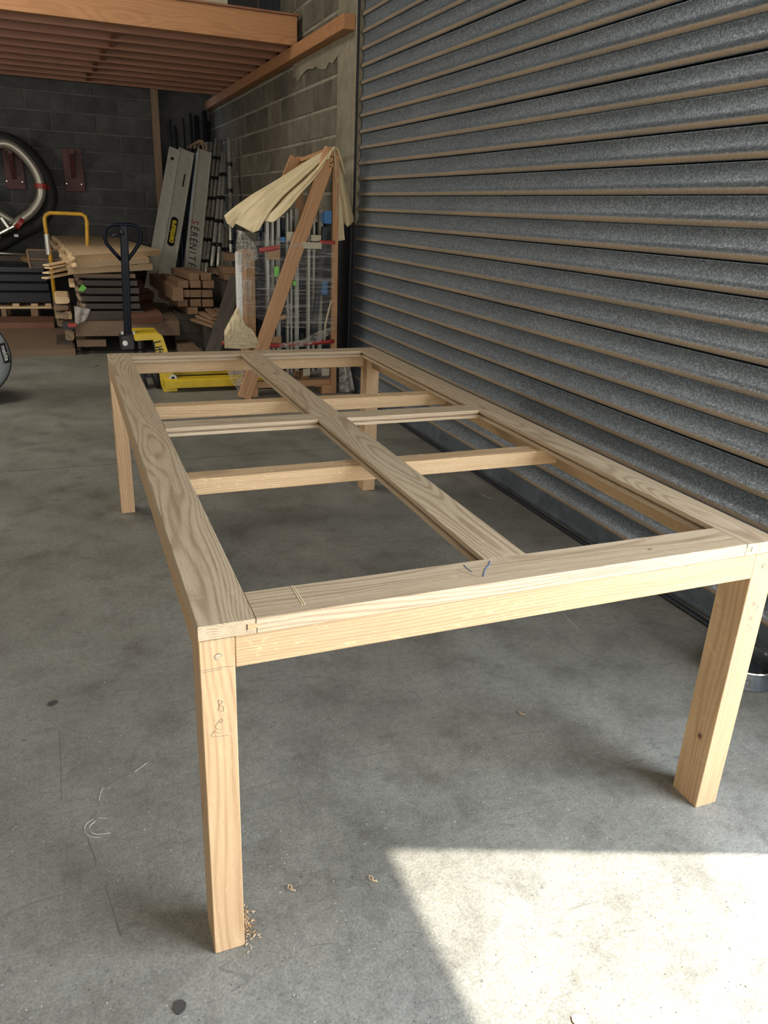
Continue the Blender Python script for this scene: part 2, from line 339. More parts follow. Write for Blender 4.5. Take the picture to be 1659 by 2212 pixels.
def text(name, s, size, Mx, mat, parent=None, depth=.0006, shear=0, bold=0, sx=1):
    cu = bpy.data.curves.new('t', 'FONT'); cu.body = s; cu.size = size; cu.extrude = depth; cu.align_x = 'CENTER'; cu.align_y = 'CENTER'; cu.shear = shear; cu.offset = bold; cu.resolution_u = 3
    t = bpy.data.objects.new('t', cu); C.link(t); dg = bpy.context.evaluated_depsgraph_get(); me = bpy.data.meshes.new_from_object(t.evaluated_get(dg))
    bpy.data.objects.remove(t)
    for v in me.vertices: v.co.x *= sx
    me.materials.clear(); return link(name, me, mat, Mx, parent)
def slab(name, x0, x1, y0, y1, z, t, mat, parent=None, seed=0, wany=('l',), amp=.03, yaw=0.0, barkmat=None, label=None, corner=None):
    """board lying flat, grain along world Y, its waney sides irregular; local X = grain"""
    rr = random.Random(seed); n = 14; L_ = y1-y0; W_ = x1-x0
    def side(s, k):
        return (noise.noise(V((k*.9, s*7.1+seed*3.3, .5)))*amp+rr.uniform(-.25, .25)*amp)
    pl = [(-L_/2+L_*k/n, W_/2-abs(side(0, k)) if 'l' in wany else W_/2) for k in range(n+1)]
    pr = [(L_/2-L_*k/n, -W_/2+abs(side(1, k)) if 'r' in wany else -W_/2) for k in range(n+1)]
    c = V(((x0+x1)/2, (y0+y1)/2, z+t/2)); a = math.radians(90+yaw)
    Mx = Matrix.Translation(c) @ Matrix.Rotation(a, 4, 'Z')
    o = prism(name, pl+pr, t, Mx, mat, parent)
    if label: o['label'] = label
    if barkmat:
        pts = [Mx @ V((x, y-.004, 0)) for x, y in (pl if 'l' in wany else pr)]
        dense = []
        for i in range(len(pts)-1):
            for k in range(3): dense.append(pts[i].lerp(pts[i+1], k/3)+V((rr.uniform(-1, 1), 0, rr.uniform(-1, 1)))*t*.12)
        b = tube('bark', dense, t*.5, barkmat, o, 7, rf=lambda i: .85+.3*rr.random())
    return o
# ------------------------------------------------------------------ the setting
XW, YE, YB, XS = 2.0, 4.93, 10.25, 2.04       # side wall face, its near end, back wall, shutter plane
fl = props(bx('floor', (-6, -7, -.12), (2.3, 11.4, -.012), 'gap', bev=0), kind='structure')
ys = [-7, -3.4, 3.285, 6.95, 11.3]
for i in range(4):
    for (xa, xb) in ((-6, -2.6), (-2.6, 2.25)):
        bx('slab', (xa+.003, ys[i]+.006, -.1), (xb-.003, ys[i+1]-.006, 0), 'floor', fl, bev=.001)
props(bx('ground', (2.3, -30, -.3), (40, 40, -.02), 'ground', bev=0), kind='structure')
props(bx('ground', (-20, -40, -.3), (2.29, -7.01, -.02), 'ground', bev=0), kind='structure')
# block walls: every block is a piece of its own in front of recessed mortar
def blockwall(name, origin, du, ulen, zlo, zhi, nrm, mblock, mmort, zj, bl=.54, ch=.215, joff=0.0, dep=.2):
    root = None; o0 = V(origin); du = V(du); nrm = V(nrm)
    a, b = o0-nrm*.0035, o0+du*ulen-nrm*(dep+.012)
    lo = V((min(a.x, b.x), min(a.y, b.y), zlo)); hi = V((max(a.x, b.x), max(a.y, b.y), zhi))
    root = props(bx(name, lo, hi, mmort, bev=0), kind='structure')
    me = box_me(bl-.014, .03, ch-.022, .006); me.materials.append(M[mblock]); cut = {}
    k0 = int(math.floor((zlo-zj)/ch)); k = k0
    while zj+k*ch < zhi-.02:
        z0 = zj+k*ch; off = (k % 2)*bl/2+joff; u = -bl+(off % bl)
        while u < ulen-.02:
            ua, ub = max(u, 0), min(u+bl, ulen); za, zb = max(z0, zlo), min(z0+ch, zhi)
            if ub-ua > .05 and zb-za > .03:
                full = ub-ua > bl-.001 and zb-za > ch-.001
                if full: m2 = me
                else:
                    m2 = box_me(ub-ua-.014, .03, zb-za-.022, .006); m2.materials.append(M[mblock])
                c = o0+du*((ua+ub)/2)+V((0, 0, (za+zb)/2))+nrm*(-.015+R.uniform(0, .005))
                z = V((0, 0, 1)); x = du; y = z.cross(x)
                link('block', m2, None, Matrix(((x.x, y.x, 0, c.x), (x.y, y.y, 0, c.y), (0, 0, 1, c.z), (0, 0, 0, 1))) @ Matrix.Rotation(R.uniform(-.003, .003), 4, 'Y'), root)
            u += bl
        k += 1
    return root
blockwall('wall_right', (XW, YE+.42, 0), (0, 1, 0), 5.75, 0, 4.2, (-1, 0, 0), 'block', 'mortar', 1.957, joff=.56-.42-.27)
xp = at(333, 300, y=YB).x
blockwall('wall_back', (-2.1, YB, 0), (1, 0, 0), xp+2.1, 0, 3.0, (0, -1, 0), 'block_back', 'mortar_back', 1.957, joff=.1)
ab = props(bx('wall_alcove', (xp, 11.1, 0), (XW+.2, 11.3, 4.2), 'mortar_back', bev=0), kind='structure')
# rendered pier that ends the side wall beside the shutter
pier = props(bx('trim_1', (XW-.006, YE, 0), (XW+.2, YE+.42, 4.2), 'render', bev=.006), kind='structure')
# ragged render smear under the ledger
pts = [(0, 0)]+[(i*.09, -.10-abs(noise.noise(V((i*.9, 0, 0))))*.16) for i in range(0, 16)]+[(1.35, 0)]
prism('render_smear', pts, .006, Matrix.Translation(V((XW-.0075, YE+.35, 2.625))) @ Matrix(((0, 0, 1, 0), (1, 0, 0, 0), (0, 1, 0, 0), (0, 0, 0, 1))), 'render', pier)
wall_shade_box = props(bx('shade_trim_2', (XW-.016, YE-.004, 0), (XW+.2, YE+.55, 1.30), 'tar', bev=.004), kind='structure')  # added dark box that paints the deep shade on the lower wall end
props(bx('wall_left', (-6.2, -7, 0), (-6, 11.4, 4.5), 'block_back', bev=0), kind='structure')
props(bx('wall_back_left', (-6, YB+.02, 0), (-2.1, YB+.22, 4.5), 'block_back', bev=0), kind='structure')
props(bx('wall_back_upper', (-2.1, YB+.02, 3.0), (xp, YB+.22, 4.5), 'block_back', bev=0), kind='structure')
props(bx('ceiling', (-6.2, -7, 4.5), (2.3, 11.4, 4.6), 'ceiling', bev=0), kind='structure')
HD = math.tan(EL)*(XS+.2-.432)/.938
props(bx('wall_right_pier', (XS, -.46, 0), (XS+.2, -.2, 4.5), 'render', bev=0), kind='structure')
props(bx('wall_right_header', (XS, -4.6, HD), (XS+.2, -.46, 4.5), 'render', bev=0), kind='structure')
props(bx('wall_right_near', (XS, -7, 0), (XS+.2, -4.6, 4.5), 'render', bev=0), kind='structure')
props(bx('wall_front_header', (-6, -7.2, 3.3), (2.3, -7, 4.5), 'render', bev=0), kind='structure')
props(bx('wall_front_side', (1.2, -7.2, 0), (2.3, -7, 3.3), 'render', bev=0), kind='structure')
# roller shutter: one galvanised slat after the other
PT = .1088; zs0 = 2.271-20*PT
door = props(bx('door_1', (XS+.05, -.22, 0), (XS+.07, YE+.3, 4.5), 'gap', bev=0), kind='structure')
prof = [(.955, .014), (.962, .004), (.955, .002), (.92, .005), (.80, .0105), (.62, .0128), (.46, .0105), (.36, .006), (.30, .001), (.24, -.005), (.17, -.0095), (.10, -.0095), (.04, -.0075), (.008, -.004), (-.004, .001), (.0, .006), (.03, .013)]
Ls = YE-.004+.21; nseg = 12
def slat_me():
    vs = []; fs = []; n = len(prof)
    for i in range(nseg+1):
        for t, d in prof: vs.append((Ls*i/nseg, -d, t*PT))     # local X runs -Y in the world
    for i in range(nseg):
        for k in range(n-1): fs.append((i*n+k, (i+1)*n+k, (i+1)*n+k+1, i*n+k+1))
    me = mk(vs, fs)
    for p in me.polygons: p.use_smooth = True
    me.materials.append(M['galv']); return me
sm = slat_me()
for k in range(0, 41):
    z = zs0+k*PT
    Mx = Matrix(((0, -1, 0, XS+R.uniform(-.0012, .0012)), (-1, 0, 0, YE-.004), (0, 0, 1, z), (0, 0, 0, 1))) @ Matrix.Rotation(R.uniform(-.0008, .0008), 4, 'Y')
    link('slat', sm, None, Mx, door)
profile('bottom_bar', [(-.02, 0), (.02, 0), (.02, .012), (.006, .016), (.004, zs0), (-.004, zs0), (-.006, .016), (-.02, .012)], (XS, -.21, .006), (XS, YE, .006), 'bar_steel', door)
bx('floor_channel', (XS-.075, -.21, 0), (XS-.045, YE, .014), 'steel_dark', door, bev=.003)
bx('guide_rail', (XW+.001, YE-.03, 0), (XW+.012, YE, 4.4), 'gap', door, bev=.002)
# ------------------------------------------------------------------ oak table frame
W, L_, H, t, a, n_, b, bd = 1.2966, 2.5759, .75, .0277, .0977, .1006, .0602, .086
fr, cx0, cx1, m0, m1 = .0938, .592, .6912, 1.2444, 1.3263
T = thing('table_frame', 'long unfinished oak table frame with open panel grid standing on the concrete floor', 'table frame', (W/2, L_/2, 0))
def rail(name, p0, p1, w_, gl, gr, mat='oak_top', bev=.0012):
    """flat rail with panel grooves; gl / gr = groove on the +Y / -Y side of the local frame"""
    h = w_/2; q = t/2; g, gz0, gz1 = .011, -.0035, .0035; B_ = bev
    P = [(-h+B_, q), (-h, q-B_)]
    if gr: P += [(-h, gz1), (-h+g, gz1), (-h+g, gz0), (-h-.002, gz0), (-h-.002, -q)]
    else: P += [(-h, -q)]
    if gl: P += [(h+.002, -q), (h+.002, gz0), (h-g, gz0), (h-g, gz1), (h, gz1)]
    else: P += [(h, -q)]
    P += [(h, q-B_), (h-B_, q)]
    return profile(name, P, p0, p1, mat, T)
zc = H-t/2; J = .0008
left = rail('long_rail', (a/2, 0, zc), (a/2, L_, zc), a, False, True)
right = rail('long_rail', (W-a/2, 0, zc), (W-a/2, L_, zc), a, True, False)
near = rail('end_rail', (a+J, n_/2, zc), (W-a-J, n_/2, zc), n_, True, False)
far = rail('end_rail', (a+J, L_-fr/2, zc), (W-a-J, L_-fr/2, zc), fr, False, True)
mid = rail('centre_stile', ((cx0+cx1)/2, n_+J, zc), ((cx0+cx1)/2, (m0+m1)/2, zc), cx1-cx0, True, True)
mid2 = rail('centre_stile', ((cx0+cx1)/2, (m0+m1)/2+.0006, zc), ((cx0+cx1)/2, L_-fr-J, zc), cx1-cx0, True, True)
c1 = rail('cross_rail', (a+J, (m0+m1)/2, zc), (cx0-J, (m0+m1)/2, zc), m1-m0, True, True)
c2 = rail('cross_rail', (cx1+J, (m0+m1)/2, zc), (W-a-J, (m0+m1)/2, zc), m1-m0, True, True)
# tongues of the end rails showing in the end grain of the long rails
for (xa, xb, rl) in ((a-.0155, a+J, left), (W-a-J, W-a+.0155, right)):
    bx('tongue', (xa, -.0006, zc-.005), (xb, .012, zc+.005), 'oak', near, bev=0, axis=0)
    xo = xa if xa < W/2 else xb
    bx('tongue_gap', (xo-.0008, -.0008, zc-.0055), (xo+.0008, .01, zc+.0055), 'gap', near, bev=0)
for xj in (a, W-a):
    bx('joint_gap', (xj-.0005, -.0006, zc+.005), (xj+.0007, .004, H-.0004), 'gap', near, bev=0)
# aprons under the top frame, flush with its outside; shadow gap of 1.5 mm
za, zt = H-t-.0625, H-t-.0018
bx('end_apron', (b+.0006, .0006, za), (W-b-.0006, .033, zt), 'oak', T)
bx('end_apron', (b, L_-.033, za), (W-b, L_-.0008, zt), 'oak', T)
bx('side_apron', (.0012, bd+.0004, za), (.035, L_-bd-.0004, zt), 'oak', T)
bx('side_apron', (W-.035, bd+.0004, za), (W-.0012, L_-bd-.0004, zt), 'oak', T)
for yb_ in (.826, 1.636):
    bx('brace', (.0355, yb_, H-t-.047), (W-.0355, yb_+.06, H-t-.0008), 'oak', T)
legs = []
for (lx, ly, hx, hy) in ((0, 0, b, bd), (W-b-.003, 0, W+.004, bd), (0, L_-bd, b, L_), (W-b-.003, L_-bd, W+.004, L_)):
    legs.append(bx('leg', (lx, ly, 0), (hx, hy, zt), 'oak_leg', T, bev=.0014))
# dowel ends in the near legs
for lg, xx in ((legs[0], .032), (legs[1], W-.03)):
    lathe('dowel', [(0, .0006), (.0055, .0006), (.0055, -.004), (0, -.004)], Matrix.Translation(V((xx, 0, za+.028))) @ Matrix.Rotation(math.radians(90), 4, 'X'), 'oak_top', lg, 20)
    tube('dowel_mark', [V((xx+math.cos(q)*.0062, -.0003, za+.028+math.sin(q)*.0062)) for q in [k*.25 for k in range(20)]], .0005, 'pencil', lg, 5)
def scrib(parent, strokes, r=.0006, mat='pencil', name='pencil_mark'):
    """hand drawn strokes joined into one part"""
    vs, fs = [], []
    for s in strokes:
        if len(s) > 2:
            q = []
            for i in range(len(s)-1):
                p0, p1, p2, p3 = V(s[max(i-1, 0)]), V(s[i]), V(s[i+1]), V(s[min(i+2, len(s)-1)])
                for k in range(4):
                    tt = k/4; q.append(.5*((2*p1)+(p2-p0)*tt+(2*p0-5*p1+4*p2-p3)*tt*tt+(3*p1-p0-3*p2+p3)*tt**3))
            s = q+[V(s[-1])]
        v2, f2 = tube_data(s, r, 5); k = len(vs); vs += v2; fs += [tuple(i+k for i in f) for f in f2]
    return link(name, mk(vs, fs), mat, None, parent)
def Y0(u, v): p = at(u, v, y=0); p.y = -.0002; return p
def ZT(u, v): p = at(u, v, z=H); p.z = H+.0001; return p
k = 2.7233
q = lambda x, y: Y0(x/k, 1400+y/k)
scrib(legs[0], [[q(1283, 305), q(1290, 340), q(1283, 365)], [q(1283, 305), q(1310, 315), q(1292, 335), q(1315, 345), q(1310, 372), q(1285, 362)],
  [q(1305, 420), q(1290, 425), q(1298, 440), q(1310, 425), q(1305, 415)], [q(1290, 430), q(1270, 455), q(1278, 475), q(1305, 478)],
  [q(1268, 482), q(1245, 520), q(1345, 512)], [q(1255, 490), q(1300, 500)]], .0005)
scrib(legs[0], [[q(1185, 135), q(1300, 112), q(1380, 105)], [q(1188, 147), q(1310, 120)]], .0004, name='gauge_line')
k2 = 5.53
q = lambda x, y: Y0(1420+x/k2, 1100+y/k2)
scrib(legs[1], [[q(1158, 1105), q(1125, 1165)], [q(1140, 1105), q(1165, 1115), q(1150, 1145), q(1205, 1150), q(1185, 1190), q(1120, 1222), q(1060, 1208)],
  [q(1118, 1280), q(1098, 1300), q(1115, 1325), q(1130, 1300), q(1118, 1280)], [q(1075, 1375), q(1100, 1410), q(1150, 1425)], [q(1068, 1450), q(1135, 1437)]], .0005)
q = lambda x, y: ZT(900+x/k2, 1050+y/k2)
scrib(near, [[q(480, 1005), q(600, 1040), q(700, 1075), q(795, 1085)]], .0005)
scrib(near, [[q(565, 945), q(600, 985), q(655, 1025)], [q(875, 895), q(860, 945), q(815, 1000), q(795, 1085)]], .0011, 'blue_crayon', 'crayon_mark')
q = lambda x, y: ZT(400+x/k2, 1200+y/k2)
scrib(near, [[q(1265, 365), q(1400, 590)], [q(1290, 362), q(1430, 590)]], .0011, 'score', 'scored_line')
q = lambda x, y: ZT(700+x/4.1475, 720+y/4.1475)
scrib(c2, [[q(838, 685), q(838, 712)], [q(815, 700), q(855, 699)]], .0006)
# ------------------------------------------------------------------ mezzanine
mz = thing('mezzanine', 'timber mezzanine platform with joists and front beam above the rear storage', 'mezzanine', (0, 6.33, 2.72))
xe = 1.945
bz0 = 2.7225; beam('front_beam', (-2.4, 6.36, bz0+.109), (xe, 6.36, bz0+.109), .06, .218, 'pine', mz)
bx('deck', (-2.4, 6.31, 2.942), (xe+.02, YB-.02, 2.958), 'pine_old', mz)
yj = [6.72+i*.42 for i in range(9)]
for i, y_ in enumerate(yj):
    beam('joist', (-2.4, y_, 2.809), (xe+.02, y_, 2.809), .045, .17, 'joist_wood', mz)
xb_ = at(250, 62, y=6.7).x
for i in range(len(yj)-1):
    xx = xb_-.04*i*.5+(.035 if i % 2 else 0)
    beam('blocking', (xx, yj[i]+.023, 2.812), (xx, yj[i+1]-.023, 2.812), .05, .15, 'pine_old', mz)
beam('ledger', (XW-.0515, YE+.02, 2.672), (XW-.0515, 10.9, 2.672), .088, .10, 'pine', mz)
beam('post', (xp+.02, YB-.10, 0), (xp+.02, YB-.10, 2.75), .09, .07, 'slab_brown', mz, upv=(0, 1, 0))
def upright(name, label, cat, u0, u1, y, z0, h, th, mat, group=None):
    xa, xb = at(u0, 12, y=y).x, at(u1, 12, y=y).x
    o = bx(name, (xa, y, z0), (xb, y+th, z0+h), mat); return props(o, label, cat, group)
upright('cream_board', 'cream panel standing on the mezzanine deck above the front beam', 'panel', 423, 492, 6.9, 2.9585, .9, .02, 'paper')
upright('dark_door_panel', 'dark panel on the mezzanine just right of the cream one', 'panel', 494, 556, 7.0, 2.9585, 1.0, .03, 'black_plastic')
upright('dark_door_panel', 'dark panel on the mezzanine nearest the block wall', 'panel', 562, 622, 7.1, 2.9585, 1.0, .03, 'steel_dark')
# ------------------------------------------------------------------ hose and brackets on the back wall
def hose():
    yh = YB-.32
    root = thing('flexible_hose', 'coil of ribbed silver and black flexible hose hanging on the back wall', 'hose', at(20, 400, y=yh))
    def P(u, v, dy=0): return at(u, v, y=yh+dy)
    def smooth(pts, n=10):
        q = []
        for i in range(len(pts)-1):
            p0, p1, p2, p3 = pts[max(i-1, 0)], pts[i], pts[i+1], pts[min(i+2, len(pts)-1)]
            for k in range(n):
                tt = k/n; q.append(.5*((2*p1)+(p2-p0)*tt+(2*p0-5*p1+4*p2-p3)*tt*tt+(3*p1-p0-3*p2+p3)*tt**3))
        return q+[pts[-1]]
    rib = lambda i: 1.0 if i % 2 else .9
    A = [P(-60, 345, .05), P(-30, 318), P(10, 310), P(40, 325), P(70, 358), P(86, 392), P(88, 425), P(70, 455), P(40, 478), P(15, 495), P(-25, 520)]
    tube('hose_coil', smooth(A, 16), .058, 'hose_metal', root, 12, rf=rib)
    Bp = [P(-60, 330, .12), P(0, 300, .12), P(50, 322, .12), P(85, 360, .12), P(105, 400, .12), P(108, 440, .12), P(85, 480, .12), P(40, 505, .14), P(-20, 540, .14)]
    tube('hose_coil', smooth(Bp, 16), .085, 'rubber', root, 12, rf=rib)
    Cp = [P(-80, 400, -.02), P(-40, 440, -.02), P(0, 462, -.02), P(22, 475, -.02), P(40, 482, .02)]
    tube('hose_coil', smooth(Cp, 14), .05, 'hose_metal', root, 12, rf=rib)
    for (u, v, ang, r_) in ((89, 402, 0, .072), (43, 482, -50, .085)):
        c = P(u, v); bz = Matrix.Translation(c) @ Matrix.Rotation(math.radians(ang), 4, 'Y')
        lathe('strap', [(r_*.8, -.03), (r_, -.028), (r_, .028), (r_*.8, .03)], bz, 'red_tape', root, 24)
    beam('strap_tail', P(92, 400, -.02), P(116, 412, .1), .02, .05, 'red_tape', root)
    lathe('coupling', [(.03, -.1), (.062, -.1), (.062, -.06), (.07, -.055), (.07, .03), (.06, .035), (.06, .1), (.03, .1)], Matrix.Translation(P(14, 497, -.02)) @ V((0, 1, 0)).rotation_difference(V((0, 1, 0))).to_matrix().to_4x4() @ Matrix.Rotation(math.radians(62), 4, 'Y'), 'chrome', root, 24)
    beam('clamp', P(2, 470, -.08), P(18, 492, -.08), .02, .03, 'alu', root)
    bx('tag', P(30, 506, -.09), P(40, 512, -.09)+V((0, .004, 0)), 'white', root, bev=0)
    beam('hanging_peg', at(14, 320, y=yh+.1), V((at(14, 320, y=yh).x, YB-.003, at(14, 320, y=yh).z)), .05, .06, 'slab_brown', root)
hose()
for (u0, u1, v0, v1, lab) in ((6, 46, 322, 408, 'dark red wall bracket inside the loop of the hanging hose'), (134, 176, 322, 413, 'dark red wall bracket with shelf arm above the yellow trolley handle')):
    p0, p1 = at(u0+8, v1, y=YB-.03), at(u1, v0, y=YB-.03)
    rt_ = thing('wall_bracket', lab, 'bracket', (p0.x, YB-.01, p0.z))
    bx('back_plate', (p0.x, YB-.035, p0.z), (p1.x, YB-.003, p1.z), 'red_paint', rt_, bev=.004)
    xm = (p0.x+p1.x)/2-.01; wd = .05
    prism('arm', [(0, 0), (-.24, .0), (-.24, -.05), (0, -.33)], wd, Matrix(((0, 0, 1, xm), (1, 0, 0, YB-.036), (0, 1, 0, p1.z-.02), (0, 0, 0, 1))), 'red_paint', rt_)
    for sx_ in (.04, -.04): lathe('screw', [(0, .003), (.008, .003), (.008, 0)], Matrix.Translation(V((xm+sx_*2.2, YB-.036, p0.z+.09))) @ Matrix.Rotation(math.radians(90), 4, 'X'), 'alu', rt_, 10)
# ------------------------------------------------------------------ alcove pipes
for i, (u, v0, r_) in enumerate(((366, 258, .012), (378, 272, .018), (396, 255, .01), (411, 245, .016), (424, 250, .03), (441, 240, .03), (450, 262, .018))):
    p = at(u, v0, y=10.9); p2 = V((p.x, 10.6, 0))
    props(tube('pipe', [p2, p2.lerp(p, .5), p], r_, 'steel_dark', None, 10), ['thin dark pipe leaning in the dark alcove, %s' % s for s in ('farthest left beside the timber post', 'second from the timber post', 'third from the timber post', 'tall one in the middle', 'thick one right of the tall middle pipe', 'thick one nearest the tallest corner', 'last one beside the block wall')][i], 'pipe', 'pipes leaning in the alcove')
# ------------------------------------------------------------------ aluminium planks
def ext_floor(top, bot):
    d = bot-top; return top+d*(top.z/(-d.z))
def alu_plank(label, tl, tr, bl_, br_, yt, yb_, seed):
    T0 = at((tl[0]+tr[0])/2, (tl[1]+tr[1])/2, y=yt); B0 = at((bl_[0]+br_[0])/2, (bl_[1]+br_[1])/2, y=yb_)
    wd = (at(*tr, y=yt)-at(*tl, y=yt)).length; F = ext_floor(T0, B0)
    root = thing('aluminium_plank', label, 'scaffold plank', F)
    Mx, ln = frame(F, T0, (0, -1, 0)); h = wd/2; F = F
    P = [(h, .0), (h, .03), (h*.86, .034), (h*.80, .026), (-h*.80, .026), (-h*.86, .034), (-h, .03), (-h, 0), (-h, -.09), (-h+.01, -.09), (-h+.01, 0), (h-.01, 0), (h-.01, -.09), (h, -.09)]
    n = len(P); vs = [(-ln/2, y, z) for y, z in P]+[(ln/2, y, z) for y, z in P]
    fs = [(i, (i+1) % n, n+(i+1) % n, n+i) for i in range(n)]+[tuple(range(n)), tuple(range(2*n-1, n-1, -1))]
    link('deck_panel', mk(vs, fs), 'alu_panel', Mx, root)
    for s in (-1, 1):
        for xx in (.03, .06): lathe('rivet', [(0, .003), (.006, .002), (.006, 0)], Mx @ Matrix.Translation(V((ln/2-xx, s*h*.9, .033))), 'steel_dark', root, 8)
    return root, Mx, ln, h
r1, M1, l1, h1 = alu_plank('wider aluminium scaffold plank with a yellow oval sticker, leaning at the left', (386, 321), (419, 334), (345, 560), (380, 566), 9.85, 8.9, 1)
# side channel on its left
bxm, bl2 = frame(M1 @ V((-l1/2, h1+.055, -.03)), M1 @ V((l1/2-.01, h1+.055, -.03)), M1.to_3x3() @ V((0, 0, 1)))
link('side_channel', box_me(l1-.02, .11, .05, .004), 'alu_panel', bxm, r1)
lathe('hole', [(0, .002), (.022, .002), (.022, 0)], bxm @ Matrix.Translation(V((l1/2-.18, 0, .025))), 'black_plastic', r1, 16)
def on_plank(Mx, ln, pt_uv, yref):
    """local position on a plank's face of a measured image position"""
    Mi = Mx.inverted(); o = Mi @ CP
    d = Mi.to_3x3() @ (fw+rt*((pt_uv[0]-829.5)/FPX)+up*((1106-pt_uv[1])/FPX)); tt = (.028-o.z)/d.z
    return o+d*tt
c_ = on_plank(M1, l1, (373, 500), 9); RZ = Matrix.Rotation(0, 4, 'Z')
e1 = on_plank(M1, l1, (368, 530), 9); e2 = on_plank(M1, l1, (378, 471), 9); sl = (e2-e1).length
def pill(name, c, ln, wd, th, Mx, mat, parent, z):
    pts = []
    for i in range(16): q_ = math.pi*i/15-math.pi/2; pts.append((ln/2-wd/2+math.cos(q_)*wd/2, math.sin(q_)*wd/2))
    for i in range(16): q_ = math.pi*i/15+math.pi/2; pts.append((-ln/2+wd/2+math.cos(q_)*wd/2, math.sin(q_)*wd/2))
    return prism(name, pts, th, Mx @ Matrix.Translation(V((c.x, c.y, z))), mat, parent)
st = pill('sticker', c_, sl*1.06, .085, .002, M1, 'black_ink', r1, .029)
text('lettering', 'centaure', .098, M1 @ Matrix.Translation(V((c_.x, c_.y+.004, .0305))), 'yellow_ink', st, bold=.0045, sx=sl*.93/.40)
c_ = on_plank(M1, l1, (397, 390), 9); text('small_print', '+ ::::::  @#', .03, M1 @ Matrix.Translation(V((c_.x, c_.y, .0285))), 'black_ink', r1) if False else pill('small_label', c_, .2, .018, .001, M1, 'steel_dark', r1, .0285)
r2, M2, l2, h2 = alu_plank('narrower aluminium scaffold plank with large black lettering, leaning second from the left', (426.6, 325), (457, 332), (402, 556), (433, 563), 9.85, 8.9, 2)
e1 = on_plank(M2, l2, (420.5, 480), 9); e2 = on_plank(M2, l2, (413, 572), 9)
word = 'SÉRÉNITÉ'; stp = (e2-e1)/7
for i, ch_ in enumerate(word):
    p_ = e1+stp*i*1.0
    if i == 6: p_ = p_-stp*.05
    text('letter', ch_, .125, M2 @ Matrix.Translation(V((p_.x, p_.y, .0285))) @ Matrix.Rotation(math.pi, 4, 'Z'), 'red_ink' if i == 0 else 'black_ink', r2, bold=-.0005)
    if i == 0: pass
# cord bundle on top of the planks
rr = random.Random(3); vs, fs = [], []
cc = at(430, 312, y=9.95)+V((0, 0, .05))
for i in range(9):
    A_, B_ = cc+V((rr.uniform(-.16, 0), rr.uniform(-.03, .03), -.10)), cc+V((rr.uniform(.02, .14), rr.uniform(-.03, .03), -.12)); top_ = cc+V((rr.uniform(-.08, .08), 0, rr.uniform(.05, .12)))
    q_ = [(A_*(1-s)**2+top_*2*s*(1-s)+B_*s*s) for s in [j/8 for j in range(9)]]
    v2, f2 = tube_data(q_, .004, 5); k0 = len(vs); vs += v2; fs += [tuple(x+k0 for x in f) for f in f2]
props(link('cord_bundle', mk(vs, fs), 'cord', None), 'loose tan cord bunched on top of the two aluminium planks', 'cord')
# telescopic ladders
def ladder(label, poles, y0, y1, rung=True):
    tops = [at(*p[0], y=y1) for p in poles]; bots = [ext_floor(tops[i], at(*p[1], y=y0)) for i, p in enumerate(poles)]
    root = thing('telescopic_ladder', label, 'ladder', bots[0], 'telescopic ladders leaning in the corner')
    for tp, bt in zip(tops, bots):
        tube('pole', [bt, bt.lerp(tp, .5), tp], .024, 'pole', root, 12)
        ln = (tp-bt).length; nn = int(ln/.30)
        for i in range(1, nn+1):
            c = tp.lerp(bt, i*.30/ln); d = (tp-bt).normalized()
            tube('collar', [c-d*.022, c-d*.02, c+d*.02, c+d*.022], .033, 'black_plastic', root, 12)
    if len(poles) == 2:
        ln = (tops[0]-bots[0]).length
        for i in range(1, int(ln/.30)+1):
            f_ = i*.30/ln; pa, pb = tops[0].lerp(bots[0], f_), tops[1].lerp(bots[1], f_)
            beam('rung', pa, pb, .03, .02, 'alu', root)
ladder('short topped telescopic ladder mostly hidden behind the lettered plank', [((448, 308), (425, 560)), ((456, 308), (434, 560))], 9.45, 10.1)
ladder('telescopic ladder right of the lettered aluminium plank', [((468, 301), (439, 560)), ((477, 302), (448, 560))], 9.0, 9.95)
ladder('telescopic ladder second to the right of the lettered plank', [((483, 330), (459, 560)), ((487, 329), (472, 560))], 8.6, 9.2)
ladder('single upright ladder pole nearest the block wall', [((495.5, 298), (499, 550))], 8.9, 9.1)
ladder('short ladder standing low behind the stacked timber ends', [((484.5, 492), (482, 560)), ((491, 492), (489, 560))], 8.9, 9.1)
# ------------------------------------------------------------------ sawn timber stack
YT = 7.0
k5 = 5.53
def Z5(x, y): return (300+x/k5, 540+y/k5)
ends = [(605, 280, 720, 362, 'upper left'), (750, 280, 865, 362, 'upper right'), (470, 370, 590, 455, 'second row left'), (618, 366, 740, 452, 'second row middle'), (770, 368, 898, 456, 'second row right'),
        (488, 480, 607, 566, 'third row left'), (618, 480, 747, 566, 'third row middle'), (760, 480, 880, 566, 'third row right'), (470, 592, 585, 678, 'fourth row left'), (618, 590, 742, 676, 'fourth row middle'), (765, 590, 890, 680, 'fourth row right'), (585, 685, 705, 770, 'fifth row, lowest one showing')]
for (x0, y0, x1, y1, wh) in ends:
    A_ = at(*Z5(x0, y1), y=YT); B_ = at(*Z5(x1, y0), y=YT); wd, hg = B_.x-A_.x, B_.z-A_.z; c = (A_+B_)/2
    yaw = .10+R.uniform(-.03, .03); ln = .75+R.uniform(0, .2)
    o = beam('timber_beam', c, c+V((-math.sin(yaw)*ln, math.cos(yaw)*ln, 0)), wd, hg, 'sawn', bev=.003)
    props(o, 'short square sawn beam in the timber stack, %s end' % wh, 'timber', 'square beams in the timber stack')
